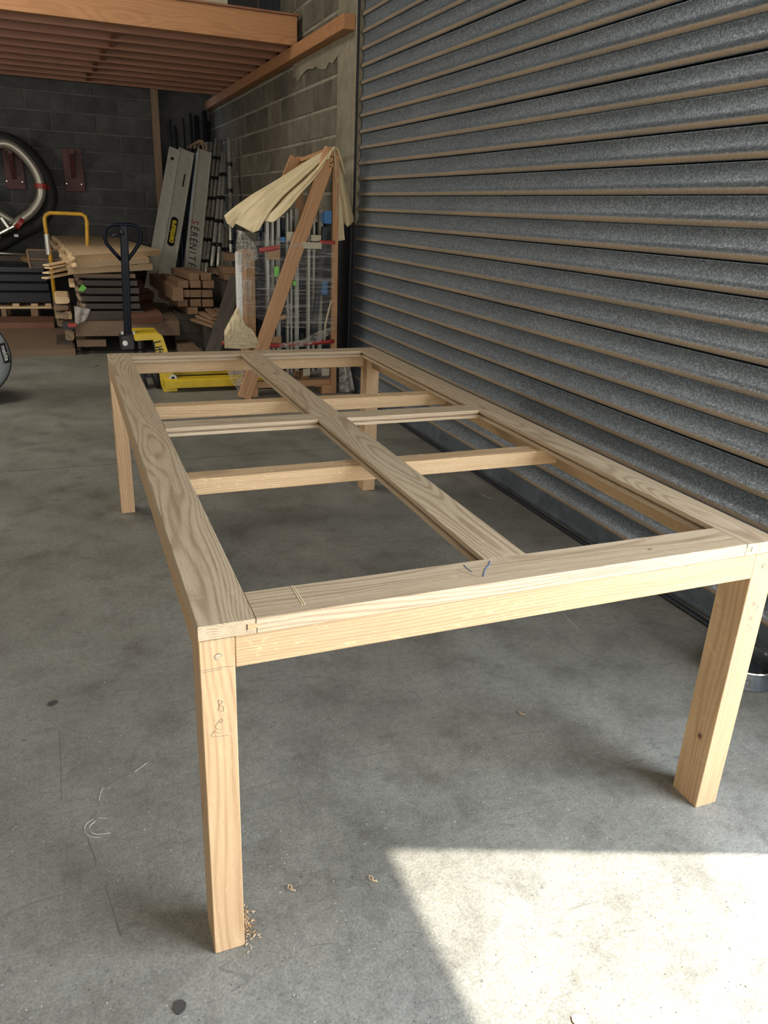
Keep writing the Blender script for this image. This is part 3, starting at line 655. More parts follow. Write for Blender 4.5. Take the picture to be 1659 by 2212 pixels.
# bearer under them down to the floor
zb = at(*Z5(640, 770), y=YT).z
for i, (xa, xb, z0, z1) in enumerate(((.86, 1.34, 0, .14), (.9, 1.36, .141, .27), (.88, 1.3, .271, zb-.002))):
    props(bx('bearer_block', (xa, YT+.12, z0), (xb, YT+.7, z1), 'slab_dark', bev=.004, axis=0), 'dark bearer under the square timber stack, %s layer' % ('bottom', 'middle', 'top')[i], 'bearer')
# extra bearers beside gaps so that every row rests on something
# long beam lying over the slabs toward the viewer
p0, p1 = at(*Z5(470, 530), y=6.9), at(*Z5(175, 275), y=8.3)
props(beam('long_timber', p0, V((p1.x, p1.y, p0.z+.02)), .10, .13, 'sawn'), 'long sawn beam lying lengthwise left of the square timber stack', 'timber')
# offcut boxes right of the stack
for i, (x0, y0, x1, y1, yy) in enumerate(((1060, 40, 1160, 140, 7.9), (1000, 205, 1175, 290, 7.4), (1020, 295, 1175, 370, 7.3), (880, 230, 990, 290, 7.8))):
    A_ = at(*Z5(x0, y1), y=yy); B_ = at(*Z5(x1, y0), y=yy)
    props(bx('offcut_block', (A_.x, yy, A_.z+.004), (B_.x, yy+.3, B_.z-.004), 'sawn', axis=1), 'sawn offcut between the timber stack and the wrapped crate, %s' % ('topmost', 'second down', 'third down', 'small one beside the beams')[i], 'offcut', 'offcuts beside the crate')
A_ = at(*Z5(880, 400), y=7.3)
props(bx('board_pile', (1.39, 7.31, 0), (1.66, 8.1, at(*Z5(1000, 370), y=7.3).z-.003), 'slab_dark', axis=1), 'dark pile of boards carrying the offcuts beside the wrapped crate', 'board pile')
# bundle of laths
zl_ = at(470, 706, y=6.6).z
for i in range(12):
    row, cl = i//3, i % 3; yaw = -.28+.10*row+R.uniform(-.02, .02); ln = .52
    p0 = V((1.17+cl*.085+.02*(row % 2), 6.52+.05*R.random(), zl_+.014+row*.034))
    o = beam('lath', p0, p0+V((math.sin(yaw)*ln, math.cos(yaw)*ln, 0)), .062, .026, 'sawn', bev=.002)
    props(o, 'thin sawn lath in the loose bundle below the square beams, %s row, %s' % (('bottom', 'second', 'third', 'top')[row], ('left', 'middle', 'right')[cl]), 'lath', 'loose laths below the square timber stack')
props(bx('lath_bearer', (1.10, 6.7, 0), (1.45, 6.95, zl_), 'slab_dark', axis=0), 'dark block holding up the loose laths', 'bearer')
# dark leaning board
p1, p0 = at(513, 598, y=6.35), at(463, 750, y=6.05)
props(beam('leaning_board', ext_floor(p1, p0), p1, .13, .035, 'slab_dark', upv=(-.35, -1, 0)), 'dark weathered board leaning left of the wrapped crate', 'board')
o = slab('floor_board', at(410, 746, y=5.95).x, at(450, 746, y=5.95).x, 5.95, 7.0, at(430, 752, y=5.95).z*0+.0, .09, 'slab_brown', None, 5, (), 0)
props(o, 'short thick brown board on the floor between slab stack and leaning board', 'board')
# ------------------------------------------------------------------ slab stack on the platform trolley
tx0, tx1 = at(160, 765, y=6.85).x, at(385, 725, y=6.85).x
tr = thing('platform_trolley', 'platform trolley under the slab stack with a yellow tubular push handle', 'trolley', (.2, 7.4, 0))
bx('platform', (tx0+.05, 6.95, .17), (.62, 7.95, .20), 'steel_dark', tr)
for xx in (tx0+.13, .52):
    for yy in (7.05, 7.85): lathe('wheel', [(0, -.02), (.075, -.02), (.083, -.012), (.083, .012), (.075, .02), (0, .02)], Matrix.Translation(V((xx, yy, .0835))) @ Matrix.Rotation(math.radians(90), 4, 'Y'), 'rubber', tr, 20); bx('wheel_fork', (xx-.03, yy-.03, .10), (xx-.022, yy+.03, .171), 'steel_dark', tr)
hy = 7.97
def hp(u, v): return at(u, v, y=hy)
A_, B_ = hp(107, 540), hp(189, 540); tl, tr_ = hp(96, 468), hp(187, 468)
hz = hp(140, 462).z
pts = [V((A_.x, hy, .19)), A_, hp(98, 490), hp(96, 472), hp(99, 464), hp(108, 460), hp(140, 461), hp(176, 462.5), hp(184, 467), hp(187.5, 477), B_, V((B_.x, hy, .19))]
tube('push_handle', pts, .019, 'yellow_old', tr, 12)
lathe('handle_socket', [(0, -.1), (.028, -.1), (.028, .1), (0, .1)], Matrix.Translation(hp(103, 528)), 'alu', tr, 14)
YF = 6.9
zf = lambda u, v: at(u, v, y=YF).z
xf = lambda u, v: at(u, v, y=YF).x
def stackslab(label, u0, u1, vt, vb, y1, mat, seed, wany=('l',), bark=None, yaw=0, amp=.04, y0=YF):
    x0, x1 = at(u0, vt, y=y0).x, at(u1, vt, y=y0).x; z1, z0 = at((u0+u1)/2, vt, y=y0).z, at((u0+u1)/2, vb, y=y0).z
    o = slab('wood_slab', x0, x1, y0, y1, z0, z1-z0, mat, None, seed, wany, amp, yaw, bark)
    return props(o, label, 'slab', 'slabs in the stack on the trolley')
def topslab(label, corners, z1, z0, mat, bark, seed, wn=3):
    """slab from four measured corners of its top face (front left, front right, back right, back left)"""
    P = [at(u, v, z=z1) for u, v in corners]; rr = random.Random(seed)
    n = 12; leftside = [P[0].lerp(P[3], i/n)+V((rr.uniform(-.02, .02), 0, 0)) for i in range(n+1)]
    rightside = [P[2].lerp(P[1], i/4)+V((rr.uniform(-.006, .006), 0, 0)) for i in range(5)]
    pl = leftside+rightside; c = sum((p for p in P), V())/4
    d = ((P[3]-P[0])+(P[2]-P[1])).normalized(); d.z = 0; d.normalize(); s = V((-d.y, d.x, 0))
    Mx = Matrix(((d.x, s.x, 0, c.x), (d.y, s.y, 0, c.y), (0, 0, 1, (z0+z1)/2), (0, 0, 0, 1)))
    Mi = Mx.inverted(); o = prism('wood_slab', [(Mi @ p).to_2d() for p in pl], z1-z0, Mx, mat)
    props(o, label, 'slab', 'slabs in the stack on the trolley')
    if bark:
        dense = []
        for i in range(n):
            for k_ in range(4):
                p = leftside[i].lerp(leftside[i+1], k_/4); dense.append(V((p.x+rr.uniform(-.012, .006), p.y, (z0+z1)/2+rr.uniform(-.008, .008))))
        tube('bark_edge', dense, (z1-z0)*.62, bark, o, 7, rf=lambda i: .7+.55*rr.random())
    return o
z_top = zf(250, 545)
s_t = .052
topslab('pale topmost live edge slab of the stack with fresh sawn face', [(160, 552), (345, 540), (206, 499), (112, 501)], z_top, z_top-s_t, 'slab_pale', 'bark_pale', 1)
topslab('second pale live edge slab directly under the topmost one', [(158, 566), (322, 556), (200, 512), (106, 514)], z_top-s_t-.0015, z_top-s_t-.055, 'slab_pale', 'bark_pale', 2)
zz = z_top-s_t-.055
zt3 = zf(250, 573); zb3 = zf(250, 588)
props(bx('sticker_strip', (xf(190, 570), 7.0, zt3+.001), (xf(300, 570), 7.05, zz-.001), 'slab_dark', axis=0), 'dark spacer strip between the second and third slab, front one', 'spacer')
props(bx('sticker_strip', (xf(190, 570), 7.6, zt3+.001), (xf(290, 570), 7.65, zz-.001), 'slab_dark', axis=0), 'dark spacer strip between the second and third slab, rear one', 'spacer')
topslab('third slab of the stack with dusty top and pale edge', [(148, 577), (328, 569), (230, 530), (128, 534)], zt3, zb3, 'slab_pale', None, 3)
# lower dark slabs, each thinner and darker, with dusty waney left edges
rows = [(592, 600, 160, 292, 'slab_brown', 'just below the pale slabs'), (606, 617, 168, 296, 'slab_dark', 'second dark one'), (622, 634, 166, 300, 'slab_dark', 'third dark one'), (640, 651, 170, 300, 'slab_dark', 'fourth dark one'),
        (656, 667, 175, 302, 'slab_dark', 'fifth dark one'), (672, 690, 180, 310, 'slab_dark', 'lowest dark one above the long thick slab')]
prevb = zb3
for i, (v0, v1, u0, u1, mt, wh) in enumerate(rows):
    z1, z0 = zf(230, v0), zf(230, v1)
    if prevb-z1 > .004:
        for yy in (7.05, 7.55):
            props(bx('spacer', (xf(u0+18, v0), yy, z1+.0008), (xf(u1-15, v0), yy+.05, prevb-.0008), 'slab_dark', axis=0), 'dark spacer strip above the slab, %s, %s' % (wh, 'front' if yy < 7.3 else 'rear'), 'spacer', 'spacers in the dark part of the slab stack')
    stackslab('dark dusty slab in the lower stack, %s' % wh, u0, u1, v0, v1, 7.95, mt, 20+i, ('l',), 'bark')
    prevb = z0
zl1, zl0 = prevb-.001, zf(230, 722)
o = slab('wood_slab', xf(168, 705), xf(392, 705), 6.78, 8.3, zl0, zl1-zl0, 'slab_brown', None, 31, ('r',), .05, -2)
props(o, 'longest and thickest brown slab, its end jutting right of the stack', 'slab', 'slabs in the stack on the trolley')
props(slab('wood_slab', xf(165, 735), xf(228, 735), 6.82, 7.9, zf(200, 746), zf(200, 731)-zf(200, 746), 'slab_brown', None, 32, (), 0, 0), 'short brown slab tucked below the thickest slab at the left', 'slab', 'slabs in the stack on the trolley')
props(bx('slab_bearer', (xf(230, 740), 6.97, .201), (.62, 7.1, zl0-.001), 'slab_dark', axis=0), 'dark bearer on the trolley under the thickest slab', 'bearer')
# reddish boards lying on the thick slab at the right
topslab('reddish brown board on the right shoulder of the stack, front one', [(288, 687), (353, 682), (314, 628), (270, 628)], zl1+.064, zl1+.001, 'slab_red', None, 8)
topslab('reddish brown board behind and above the front red one', [(285, 640), (333, 633), (296, 598), (262, 600)], zl1+.128, zl1+.066, 'slab_red', None, 9)
topslab('brown board lying on the thick slab farther right', [(340, 668), (372, 662), (326, 596), (305, 600)], zl1+.04, zl1+.0012, 'slab_brown', None, 10) if False else None
# laths sticking out to the left
for i, (a_, b_) in enumerate((((99, 573), (160, 558)), ((103, 579), (160, 566)), ((98, 590), (158, 576)), ((96, 601), (162, 586)))):
    p0, p1 = at(*a_, y=6.75), at(*b_, y=7.05); p1.z = p0.z+.03; ex = p1+(p1-p0)*.5
    props(beam('pale_lath', p0, p1, .07, .014, 'slab_pale', bev=.002), 'pale thin lath poking out left of the slab stack, %s' % ('topmost', 'second', 'third', 'lowest')[i], 'lath', 'pale laths left of the slab stack')
# waney offcuts piled against the left side of the stack
for i, (u0, v0, u1, v1, mt) in enumerate(((118, 641, 150, 658, 'slab_pale'), (116, 659, 148, 672, 'slab_brown'), (120, 674, 146, 690, 'bark'), (139, 672, 155, 692, 'slab_pale'), (124, 692, 158, 708, 'slab_brown'), (136, 694, 161, 712, 'black_plastic'), (142, 712, 160, 738, 'bark'), (150, 612, 162, 622, 'slab_pale'))):
    yy = 7.0+.02*i if i != 5 else 6.8
    A_ = at(u0, v1, y=yy); B_ = at(u1, v0, y=yy); wd = B_.x-A_.x; hh = B_.z-A_.z
    rr = random.Random(i*5); pp = []
    for k_ in range(14):
        q_ = 2*math.pi*k_/14; m_ = max(abs(math.cos(q_)), abs(math.sin(q_))); f_ = 1/m_*rr.uniform(.86, 1)
        pp.append((math.cos(q_)*wd/2*f_, math.sin(q_)*hh/2*f_*.92))
    Mx = Matrix(((1, 0, 0, (A_.x+B_.x)/2), (0, 0, 1, yy+.3), (0, 1, 0, (A_.z+B_.z)/2), (0, 0, 0, 1)))
    nm = 'offcut' if i != 5 else 'crate_box'
    props(prism(nm, pp, .55 if i != 5 else .16, Mx if i != 5 else Matrix.Translation(V((0, -.26, 0))) @ Mx, mt), ['rough offcut piled at the left side of the slab stack, %s' % s for s in ('topmost pale one', 'second one down', 'knobbly bark one', 'small pale block', 'brown one in the middle', '', 'lowest bark one', 'small pale one high up')][i] if i != 5 else 'black box with a red lid wedged at the left foot of the slab stack', 'offcut' if i != 5 else 'box', None if i == 5 else 'offcuts left of the slab stack')
props(bx('bearer_block', (at(122, 741, y=7.05).x, 7.05, 0), (at(158, 741, y=7.05).x, 7.6, at(140, 741, y=7.05).z), 'slab_dark', axis=1), 'dark block under the offcuts left of the slab stack', 'bearer')
A_ = at(146, 697, y=6.79); props(bx('red_lid', (A_.x, 6.70, A_.z-.03), (A_.x+.075, 6.79, A_.z), 'red_tape'), 'small dark red lid in front of the black box by the slab stack', 'lid')
# dusty grey sheets draped over the left corner of the dark slabs
def dust(label, corners, yy, mat='bark'):
    P = [at(u, v, y=yy+dy) for u, v, dy in corners]
    f = lambda s, q_: (P[0].lerp(P[1], s)).lerp(P[3].lerp(P[2], s), q_)+V((0, math.sin(s*11+q_*3)*.008-.01*noise.noise(V((s*5, q_*5, 1))), 0))
    return grid('dust_sheet', f, 12, 12, mat, None, .004)
M['dusty'] = plain('dusty_plastic', (.30, .28, .26), .6, 0, .2, 20, .6)
props(dust('', [(160, 661, 0), (196, 668, 0), (188, 690, -.03), (163, 705, -.03)], 6.80, 'dusty'), 'grey dusty plastic sheet crumpled at the front left corner of the slab stack', 'sheet')
A_ = at(178, 622, y=6.86); props(prism('green_tag', [(-.04, -.02), (.0, -.035), (.04, .0), (.0, .035)], .002, Matrix.Translation(A_) @ Matrix.Rotation(math.radians(80), 4, 'X'), 'green'), 'small green tag on the dark slabs', 'tag')
# ------------------------------------------------------------------ pallet, boxes, bench at the far left
pl = thing('pallet', 'wooden pallet behind the floor boards at the left', 'pallet', (-.9, 9.4, .0))
yp = 8.88; zd = at(60, 662, y=yp).z; zd2 = at(60, 667, y=yp).z
bx('deck_board', (-1.6, yp, zd2), (at(112, 660, y=yp).x, yp+.11, zd), 'slab_pale', pl)
for yy in (.22, .44, .66, .88): bx('deck_board', (-1.6, yp+yy, zd2), (at(112, 660, y=yp).x, yp+yy+.11, zd), 'sawn', pl)
for u0, u1 in ((-90, -72), (2, 13), (66, 82)):
    bx('block', (at(u0, 670, y=yp).x, yp+.01, .0), (at(u1, 670, y=yp).x, yp+.13, zd2-.001), 'sawn', pl); bx('block', (at(u0, 670, y=yp).x, yp+.85, .0), (at(u1, 670, y=yp).x, yp+.97, zd2-.001), 'sawn', pl)
for u0, u1 in ((27, 42), (67, 82), (98, 111)):
    bx('batten', (at(u0, 660, y=yp).x, yp-.005, zd+.001), (at(u1, 660, y=yp).x, yp+.98, zd+.032), 'slab_pale', pl, axis=1)
zz = zd+.033; hs = [at(60, v, y=yp+.03).z for v in (655, 636, 620, 606, 601)]
z0 = zz
for i, (u1, hgt) in enumerate(((112, .13), (110, .10), (108, .10), (104, .08))):
    z1 = z0+hgt
    props(bx('storage_tray', (-1.4+.02*i, yp+.01+.01*i, z0), (at(u1, 640, y=yp).x, yp+.3, z1), 'navy' if i < 3 else 'steel_dark', bev=.015), 'dark blue plastic tray stacked on the pallet, %s' % ('bottom', 'second', 'third', 'top')[i], 'tray', 'trays stacked on the pallet'); z0 = z1+.001
A_ = at(62, 600, y=yp+.2)
lathe_o = lathe('paper_roll', [(0, -.08), (.035, -.08), (.035, .08), (.018, .082), (.018, .03), (0, .03)], Matrix.Translation(V((A_.x, A_.y, z0+.06))) @ Matrix.Rotation(math.radians(90), 4, 'X') @ Matrix.Rotation(.4, 4, 'Y'), 'card'); props(lathe_o, 'small cardboard tube lying on the top tray', 'tube')
bn = thing('workbench', 'dark workbench with cluttered top below the hanging hose', 'workbench', (-1, 9.4, 0))
yb2 = 10.0-.75+.6-.6; zt_ = at(30, 553, y=yb2).z; xr = at(66, 560, y=yb2).x
bx('bench_top', (-2.2, yb2, zt_-.06), (xr+.75, yb2+.5, zt_), 'slab_dark', bn)
for xx in (-2.1, xr+.65):
    for yy in (yb2+.03, yb2+.42): bx('leg', (xx, yy, 0), (xx+.07, yy+.07, zt_-.061), 'steel_dark', bn)
gs = [at(113, 598, y=8.81), at(119, 650, y=8.80)]
props(beam('green_strut', ext_floor(gs[0]+(gs[0]-gs[1])*1.0, gs[1]), gs[0]+(gs[0]-gs[1])*1.0, .045, .04, 'green_paint', upv=(0, -1, 0)), 'green steel strut standing between the trays and the slab stack', 'strut')
props(tube('metal_rod', [at(0, 546, y=8.95)+V((-.8, 0, .0)), at(0, 547, y=8.95), at(55, 550, y=8.95)], .014, 'alu'), 'thin pale metal rod lying on the dark workbench', 'rod')
for i, (u0, v0, u1, v1, wh) in enumerate(((62, 541, 126, 559, 'upper'), (66, 561, 140, 580, 'lower'))):
    yy = 8.2-.1*i; A_ = at(u0, v1, y=yy); B_ = at(u1, v0, y=yy)
    rt_ = thing('channel_board', '%s dark wooden channel board sticking out left behind the slab stack' % wh, 'board', ((A_.x+B_.x)/2, yy, A_.z), 'channel boards behind the slab stack')
    beam('face_board', V((A_.x, yy+.01, (A_.z+B_.z)/2)), V((B_.x+.2, yy+.01, (A_.z+B_.z)/2)), .02, B_.z-A_.z, 'slab_dark', rt_)
    beam('top_strip', V((A_.x-.01, yy+.04, B_.z)), V((B_.x+.2, yy+.04, B_.z)), .09, .012, 'sawn', rt_)
    beam('end_strip', V((A_.x, yy-.001, A_.z)), V((A_.x-.01, yy-.001, B_.z-.007)), .02, .02, 'sawn', rt_, upv=(0, 1, 0))
props(bx('channel_support', (at(80, 580, y=8.15).x, 8.12, 0), (at(110, 580, y=8.15).x, 8.22, at(80, 580, y=8.1).z), 'slab_dark'), 'dark upright carrying the two channel boards', 'support') if False else None
# floor boards
o = slab('floor_plank', -2.2, at(165, 755, y=6.8).x-.01, 6.80, 8.16, 0, at(100, 755, y=6.80).z, 'slab_brown', None, 41, (), 0)
props(o, 'thick brown plank lying on the floor in front at the left', 'plank', 'thick floor planks at the left')
z2_ = at(60, 697, y=8.20).z
o = slab('floor_plank', -2.2, at(117, 700, y=8.20).x, 8.20, 8.72, 0, z2_, 'slab_red', None, 42, (), 0)
props(o, 'red edged plank lying behind the front floor plank', 'plank', 'thick floor planks at the left')
# ------------------------------------------------------------------ vacuum at the left edge
vc = thing('shop_vacuum', 'grey drum shaped machine with black name plate cut by the left edge', 'vacuum', at(-40, 870, z=0))
ctr = at(-68, 772, y=4.95); rad = (at(27.5, 772, y=4.95)-ctr).length
vdir = (CP-ctr).normalized(); vdir = V((vdir.x+.25, vdir.y, .18)).normalized()
Mv = Matrix.Translation(ctr) @ V((0, 0, 1)).rotation_difference(vdir).to_matrix().to_4x4()
lathe('drum', [(0, .13), (rad*.45, .125), (rad*.75, .10), (rad*.92, .055), (rad*.975, .01), (rad*.975, -.02)], Mv, 'grey_plastic', vc, 64)
lathe('rim', [(rad*.96, .02), (rad*1.0, .014), (rad*1.0, -.05), (rad*.97, -.3), (rad*.7, -.38), (0, -.38)], Mv, 'rubber', vc, 64)
bx('foot', (ctr.x-.12, ctr.y+.05, .0), (ctr.x+.12, ctr.y+.22, .06), 'black_plastic', vc)
# name plate, tangent to the drum
pm = at(8.5, 763, y=4.95)
def drum_z(r):
    P_ = [(0, .13), (rad*.45, .125), (rad*.75, .10), (rad*.92, .055), (rad*.975, .01)]
    for (ra, za_), (rb, zb_) in zip(P_, P_[1:]):
        if r <= rb: return za_+(zb_-za_)*(r-ra)/(rb-ra)
    return 0
Mi = Mv.inverted(); o_ = Mi @ CP; d_ = (Mi @ pm-o_); 
hit = o_+d_*((.07-o_.z)/d_.z)
for _ in range(6): hit = o_+d_*((drum_z(hit.to_2d().length)-o_.z)/d_.z)
rad_dir = V((hit.x, hit.y, 0)).normalized(); nrm = V((rad_dir.x*.45, rad_dir.y*.45, 1)).normalized()
# text runs down the drum edge
ax_img = (at(14, 790, y=4.95)-at(3, 740, y=4.95)); ax = Mi.to_3x3() @ ax_img; ax = (ax-nrm*ax.dot(nrm)).normalized(); ay = nrm.cross(ax)
Mp = Mv @ Matrix(((ax.x, ay.x, nrm.x, hit.x), (ax.y, ay.y, nrm.y, hit.y), (ax.z, ay.z, nrm.z, hit.z), (0, 0, 0, 1)))
pw = ax_img.length*.85
npl = link('name_plate', box_me(pw, .055, .006, .002), 'black_ink', Mp @ Matrix.Translation(V((0, 0, .006))), vc)
text('lettering', 'makita', .05, Mp @ Matrix.Translation(V((0, 0, .0098))), 'white', npl, bold=.001, sx=pw*.85/.148*1.0)
# ------------------------------------------------------------------ pallet truck
pt = thing('pallet_truck', 'yellow hand pallet truck with black loop handle behind the table frame', 'pallet truck', (.45, 5.3, 0))
yk = 5.25
def J_(u, v, y=yk): return at(u, v, y=y)
loop = [J_(269, 659), J_(258, 556), J_(243, 541), J_(230, 526), J_(226, 512), J_(227, 499), J_(232, 490), J_(241, 485.5), J_(256, 485), J_(275, 485), J_(288, 486), J_(297, 491), J_(303, 501), J_(304, 512), J_(301, 526), J_(291, 541), J_(279, 558)]
tube('handle_loop', [J_(262, 562), J_(251, 550)]+loop[2:16]+[J_(280, 556), J_(275, 563)], .0135, 'black_paint', pt, 12)
lev = [J_(267, 486), J_(270, 570), J_(274, 660), J_(277, 735)]
Mx, ln = frame(lev[-1], lev[0], (0, -1, 0)); link('drawbar', box_me(ln, .058, .04, .008, 2), 'black_paint', Mx, pt)
beam('drawbar_rib', lev[-1]+V((0, -.022, 0)), lev[1]+V((0, -.022, 0)), .012, .01, 'black_paint', pt, upv=(0, -1, 0))
tube('release_lever', [J_(262, 503, yk-.03), J_(254, 507, yk-.04), J_(246, 508, yk-.05), J_(240, 514, yk-.05)], .009, 'black_plastic', pt, 8)
tube('release_lever_tip', [J_(262, 498, yk-.03), J_(266, 508, yk-.03)], .014, 'black_plastic', pt, 8)
bx('hinge_block', J_(262, 758, yk-.05), J_(291, 722, yk-.05)+V((0, .12, 0)), 'black_plastic', pt, bev=.012)
for u in (264, 290): lathe('hinge_bolt', [(0, -.012), (.014, -.012), (.014, .012), (0, .012)], Matrix.Translation(J_(u, 719, yk-.05)), 'alu', pt, 12)
lathe('pivot_bolt', [(0, .012), (.02, .012), (.02, 0)], Matrix.Translation(J_(270, 741, yk-.06)) @ Matrix.Rotation(math.radians(90), 4, 'X'), 'alu', pt, 12)
xs_ = J_(325, 800).x
lathe('pump_cylinder', [(0, .12), (.05, .12), (.05, .30), (.035, .31), (.035, .38), (0, .38)], Matrix.Translation(V((J_(300, 790).x+.02, yk+.04, 0))), 'black_plastic', pt, 20)
for dx in (-.055, .055):
    cxw = J_(322, 820, yk-.02).x+dx
    lathe('steer_wheel', [(0, -.028), (.07, -.028), (.085, -.024), (.092, -.015), (.092, .015), (.085, .024), (.07, .028), (0, .028)], Matrix.Translation(V((cxw, yk, .0925))) @ Matrix.Rotation(math.radians(78), 4, 'Y'), 'rubber', pt, 28)
bx('steer_axle', (J_(322, 820).x-.08, yk-.012, .08), (J_(322, 820).x+.08, yk+.012, .105), 'steel_dark', pt)
bx('steer_fork', (J_(322, 820).x-.022, yk-.03, .10), (J_(322, 820).x+.022, yk+.03, .25), 'steel_dark', pt)
# C shaped yellow mast: top plate and slanted face plate with the lettering
yq = 5.08
def Q(u, v, y=yq): return at(u, v, y=y)
def plate(name, uv, y, th, mat, parent, bev=.004):
    P = [at(u, v, y=y) for u, v in uv]
    return prism(name, [(p.x, p.z) for p in P], th, Matrix(((1, 0, 0, 0), (0, 0, -1, y+th/2), (0, 1, 0, 0), (0, 0, 0, 1))), mat, parent, bev)
plate('mast_plate', [(289, 724), (344, 720.5), (352, 727), (362, 757), (385, 847), (356, 851), (349, 834), (339, 770), (331, 734), (292, 737)], yq, .05, 'yellow', pt)
bx('mast_top', Q(291, 736, yq+.05), Q(346, 722, yq+.05)+V((0, .36, 0)), 'yellow', pt, bev=.01)
tx = text('lettering', 'Lifter', .088, Matrix.Translation(Q(344, 761, yq)-V((0, .0015, 0))) @ Matrix(((0, 1, 0, 0), (0, 0, -1, 0), (-1, 0, 0, 0), (0, 0, 0, 1))) @ Matrix.Rotation(math.radians(12), 4, 'Z'), 'black_ink', pt, bold=.0015, sx=.95)
lathe('pivot_ring', [(.016, 0), (.03, 0), (.03, .008), (.016, .008)], Matrix.Translation(Q(373.5, 817, yq)-V((0, -.001, 0))) @ Matrix.Rotation(math.radians(90), 4, 'X'), 'alu', pt, 24)
lathe('pivot_hole', [(0, .004), (.017, .004), (.017, 0)], Matrix.Translation(Q(373.5, 817, yq)) @ Matrix.Rotation(math.radians(90), 4, 'X'), 'black_plastic', pt, 24)
xF0 = Q(356, 850).x; zF1 = Q(400, 822).z; zF0 = Q(400, 848).z
for k_, (ya, xa, xb) in enumerate(((yq-.06, xF0, Q(494, 840, yq-.06).x+.35), (yq+.44, xF0-.02, Q(490, 800, yq+.4).x+.42))):
    zc_ = max(zF0, .035)
    profile('fork', [(-.08, -.028), (-.08, .03), (-.06, .036), (.06, .036), (.08, .03), (.08, -.028), (.066, -.028), (.066, .024), (-.066, .024), (-.066, -.028)], (xa, ya+.08, zc_+.03), (xb, ya+.08, zc_+.03), 'yellow', pt)
    lathe('load_roller', [(0, -.03), (.035, -.03), (.037, 0), (.035, .03), (0, .03)], Matrix.Translation(V((xb-.12, ya+.08, .0375))) @ Matrix.Rotation(math.radians(90), 4, 'X'), 'rubber', pt, 16)
# ------------------------------------------------------------------ wrapped crate of windows
YC = 4.78
def K(u, v, y=YC): return at(u, v, y=y)
cr = thing('window_crate', 'timber A frame crate of window frames wrapped in clear film against the block wall', 'crate', (1.45, YC+.2, 0))
xl, xr_ = K(520, 700).x, K(722, 700).x
# feet and base
beam('bottom_rail', (xl+.05, YC+.04, K(680, 828).z), (xr_, YC+.04, K(680, 828).z), .05, .05, 'crate_pine', cr)
beam('bottom_rail', (xl+.05, YC+.62, K(680, 828).z), (xr_, YC+.62, K(680, 828).z), .05, .05, 'crate_pine', cr)
for xx in (xl+.08, xr_-.06):
    for yy in (YC-.02, YC+.60): beam('foot_beam', (xx, yy, .035), (xx, yy+.12, .035), .08, .07, 'crate_pine', cr)
bx('foot_block', (xr_-.16, YC-.01, .0705), (xr_-.05, YC+.08, K(680, 828).z-.026), 'crate_pine', cr, axis=0)
# long diagonal brace, notched at the bottom
dA, dB = at(527, 860, y=4.70), at(716, 322, y=4.78); dA.z = max(dA.z, .0)
Mx, ln = frame(dA, dB, (0, -1, 0)); wd = .105
link('diagonal_brace', box_me(ln, wd, .03, .003), 'crate_pine', Mx, cr)
for i, (u, v) in enumerate(((717, 338), (722, 340), (716, 352), (721, 350), (714, 360), (719, 363))):
    p = at(u-1, v, y=4.76); tube('nail', [p, p+V((0, .01, 0))], .006, 'steel_dark', cr, 8)
pR0, pR1 = V((xr_, YC+.0, .0)), K(721, 345); pR1.x = xr_+.0
beam('upright_post', pR0, V((xr_-.012, YC, K(721, 335).z)), .045, .035, 'crate_pine', cr, upv=(0, -1, 0))
beam('upright_post', (xl+.03, YC+.02, 0), (xl+.03, YC+.02, K(520, 540).z), .05, .04, 'crate_pine', cr, upv=(0, -1, 0))
pb = at(643, 338, y=5.45); beam('rear_post', (pb.x, 5.45, 0), pb+V((.02, 0, 0)), .05, .05, 'crate_pine', cr, upv=(0, -1, 0))
pb2 = at(640, 340, y=5.42); beam('rear_brace', pb2+V((-.01, 0, 0)), at(585, 470, y=5.42), .08, .03, 'crate_pine', cr, upv=(0, -1, 0))
beam('ridge_batten', K(721, 322, 4.80), pb+V((.03, 0, -.03)), .05, .03, 'crate_pine', cr)
# window frames standing on edge: metal profiles with dark panes between
zb_ = K(680, 815).z
frs = [(577, 584, 478), (589, 594, 470), (600, 607, 462), (620, 624, 460), (627.5, 632, 452), (637, 646, 450), (664, 670, 470), (675, 680, 455), (687, 696, 452)]
for i, (u0, u1, v0) in enumerate(frs):
    yy = YC+.08+.045*(i % 3); p0, p1 = K(u0, 700, yy), K(u1, 700, yy); zt2 = K(u0, v0, yy).z
    bx('frame_profile', (p0.x, yy, zb_+.02), (p1.x, yy+.05, zt2), 'white_frame', cr, bev=.003)
for i, (u0, u1, v0, lab) in enumerate(((560, 575, 500, ''), (583, 590, 478, ''), (607, 620, 470, ''), (646, 664, 470, ''), (696, 715, 470, ''))):
    yy = YC+.22+.01*i; p0, p1 = K(u0, 700, yy), K(u1+5, 700, yy)
    bx('pane', (p0.x, yy, zb_+.02), (p1.x, yy+.012, K(u0, v0, yy).z), 'dark_glass', cr, bev=.001)
yy = YC+.3; bx('pane', (K(560, 700, yy).x, yy, zb_), (K(716, 700, yy).x, yy+.02, K(640, 478, yy).z), 'dark_glass', cr, bev=.001)
beam('tilted_profile', K(676, 735, YC+.06), K(702, 490, YC+.06), .045, .03, 'steel_dark', cr, upv=(0, -1, 0))
p0, p1 = K(531, 735, YC+.05), K(549, 540, YC+.05); bx('cardboard_column', (p0.x, YC+.03, zb_+.03), (p1.x+.0, YC+.16, p1.z), 'card', cr, bev=.006)
p0, p1 = K(514, 690, YC+.0), K(521.5, 545, YC+.0); bx('edge_protector', (p0.x, YC-.005, p0.z), (p1.x, YC+.05, p1.z), 'white', cr, bev=.004)
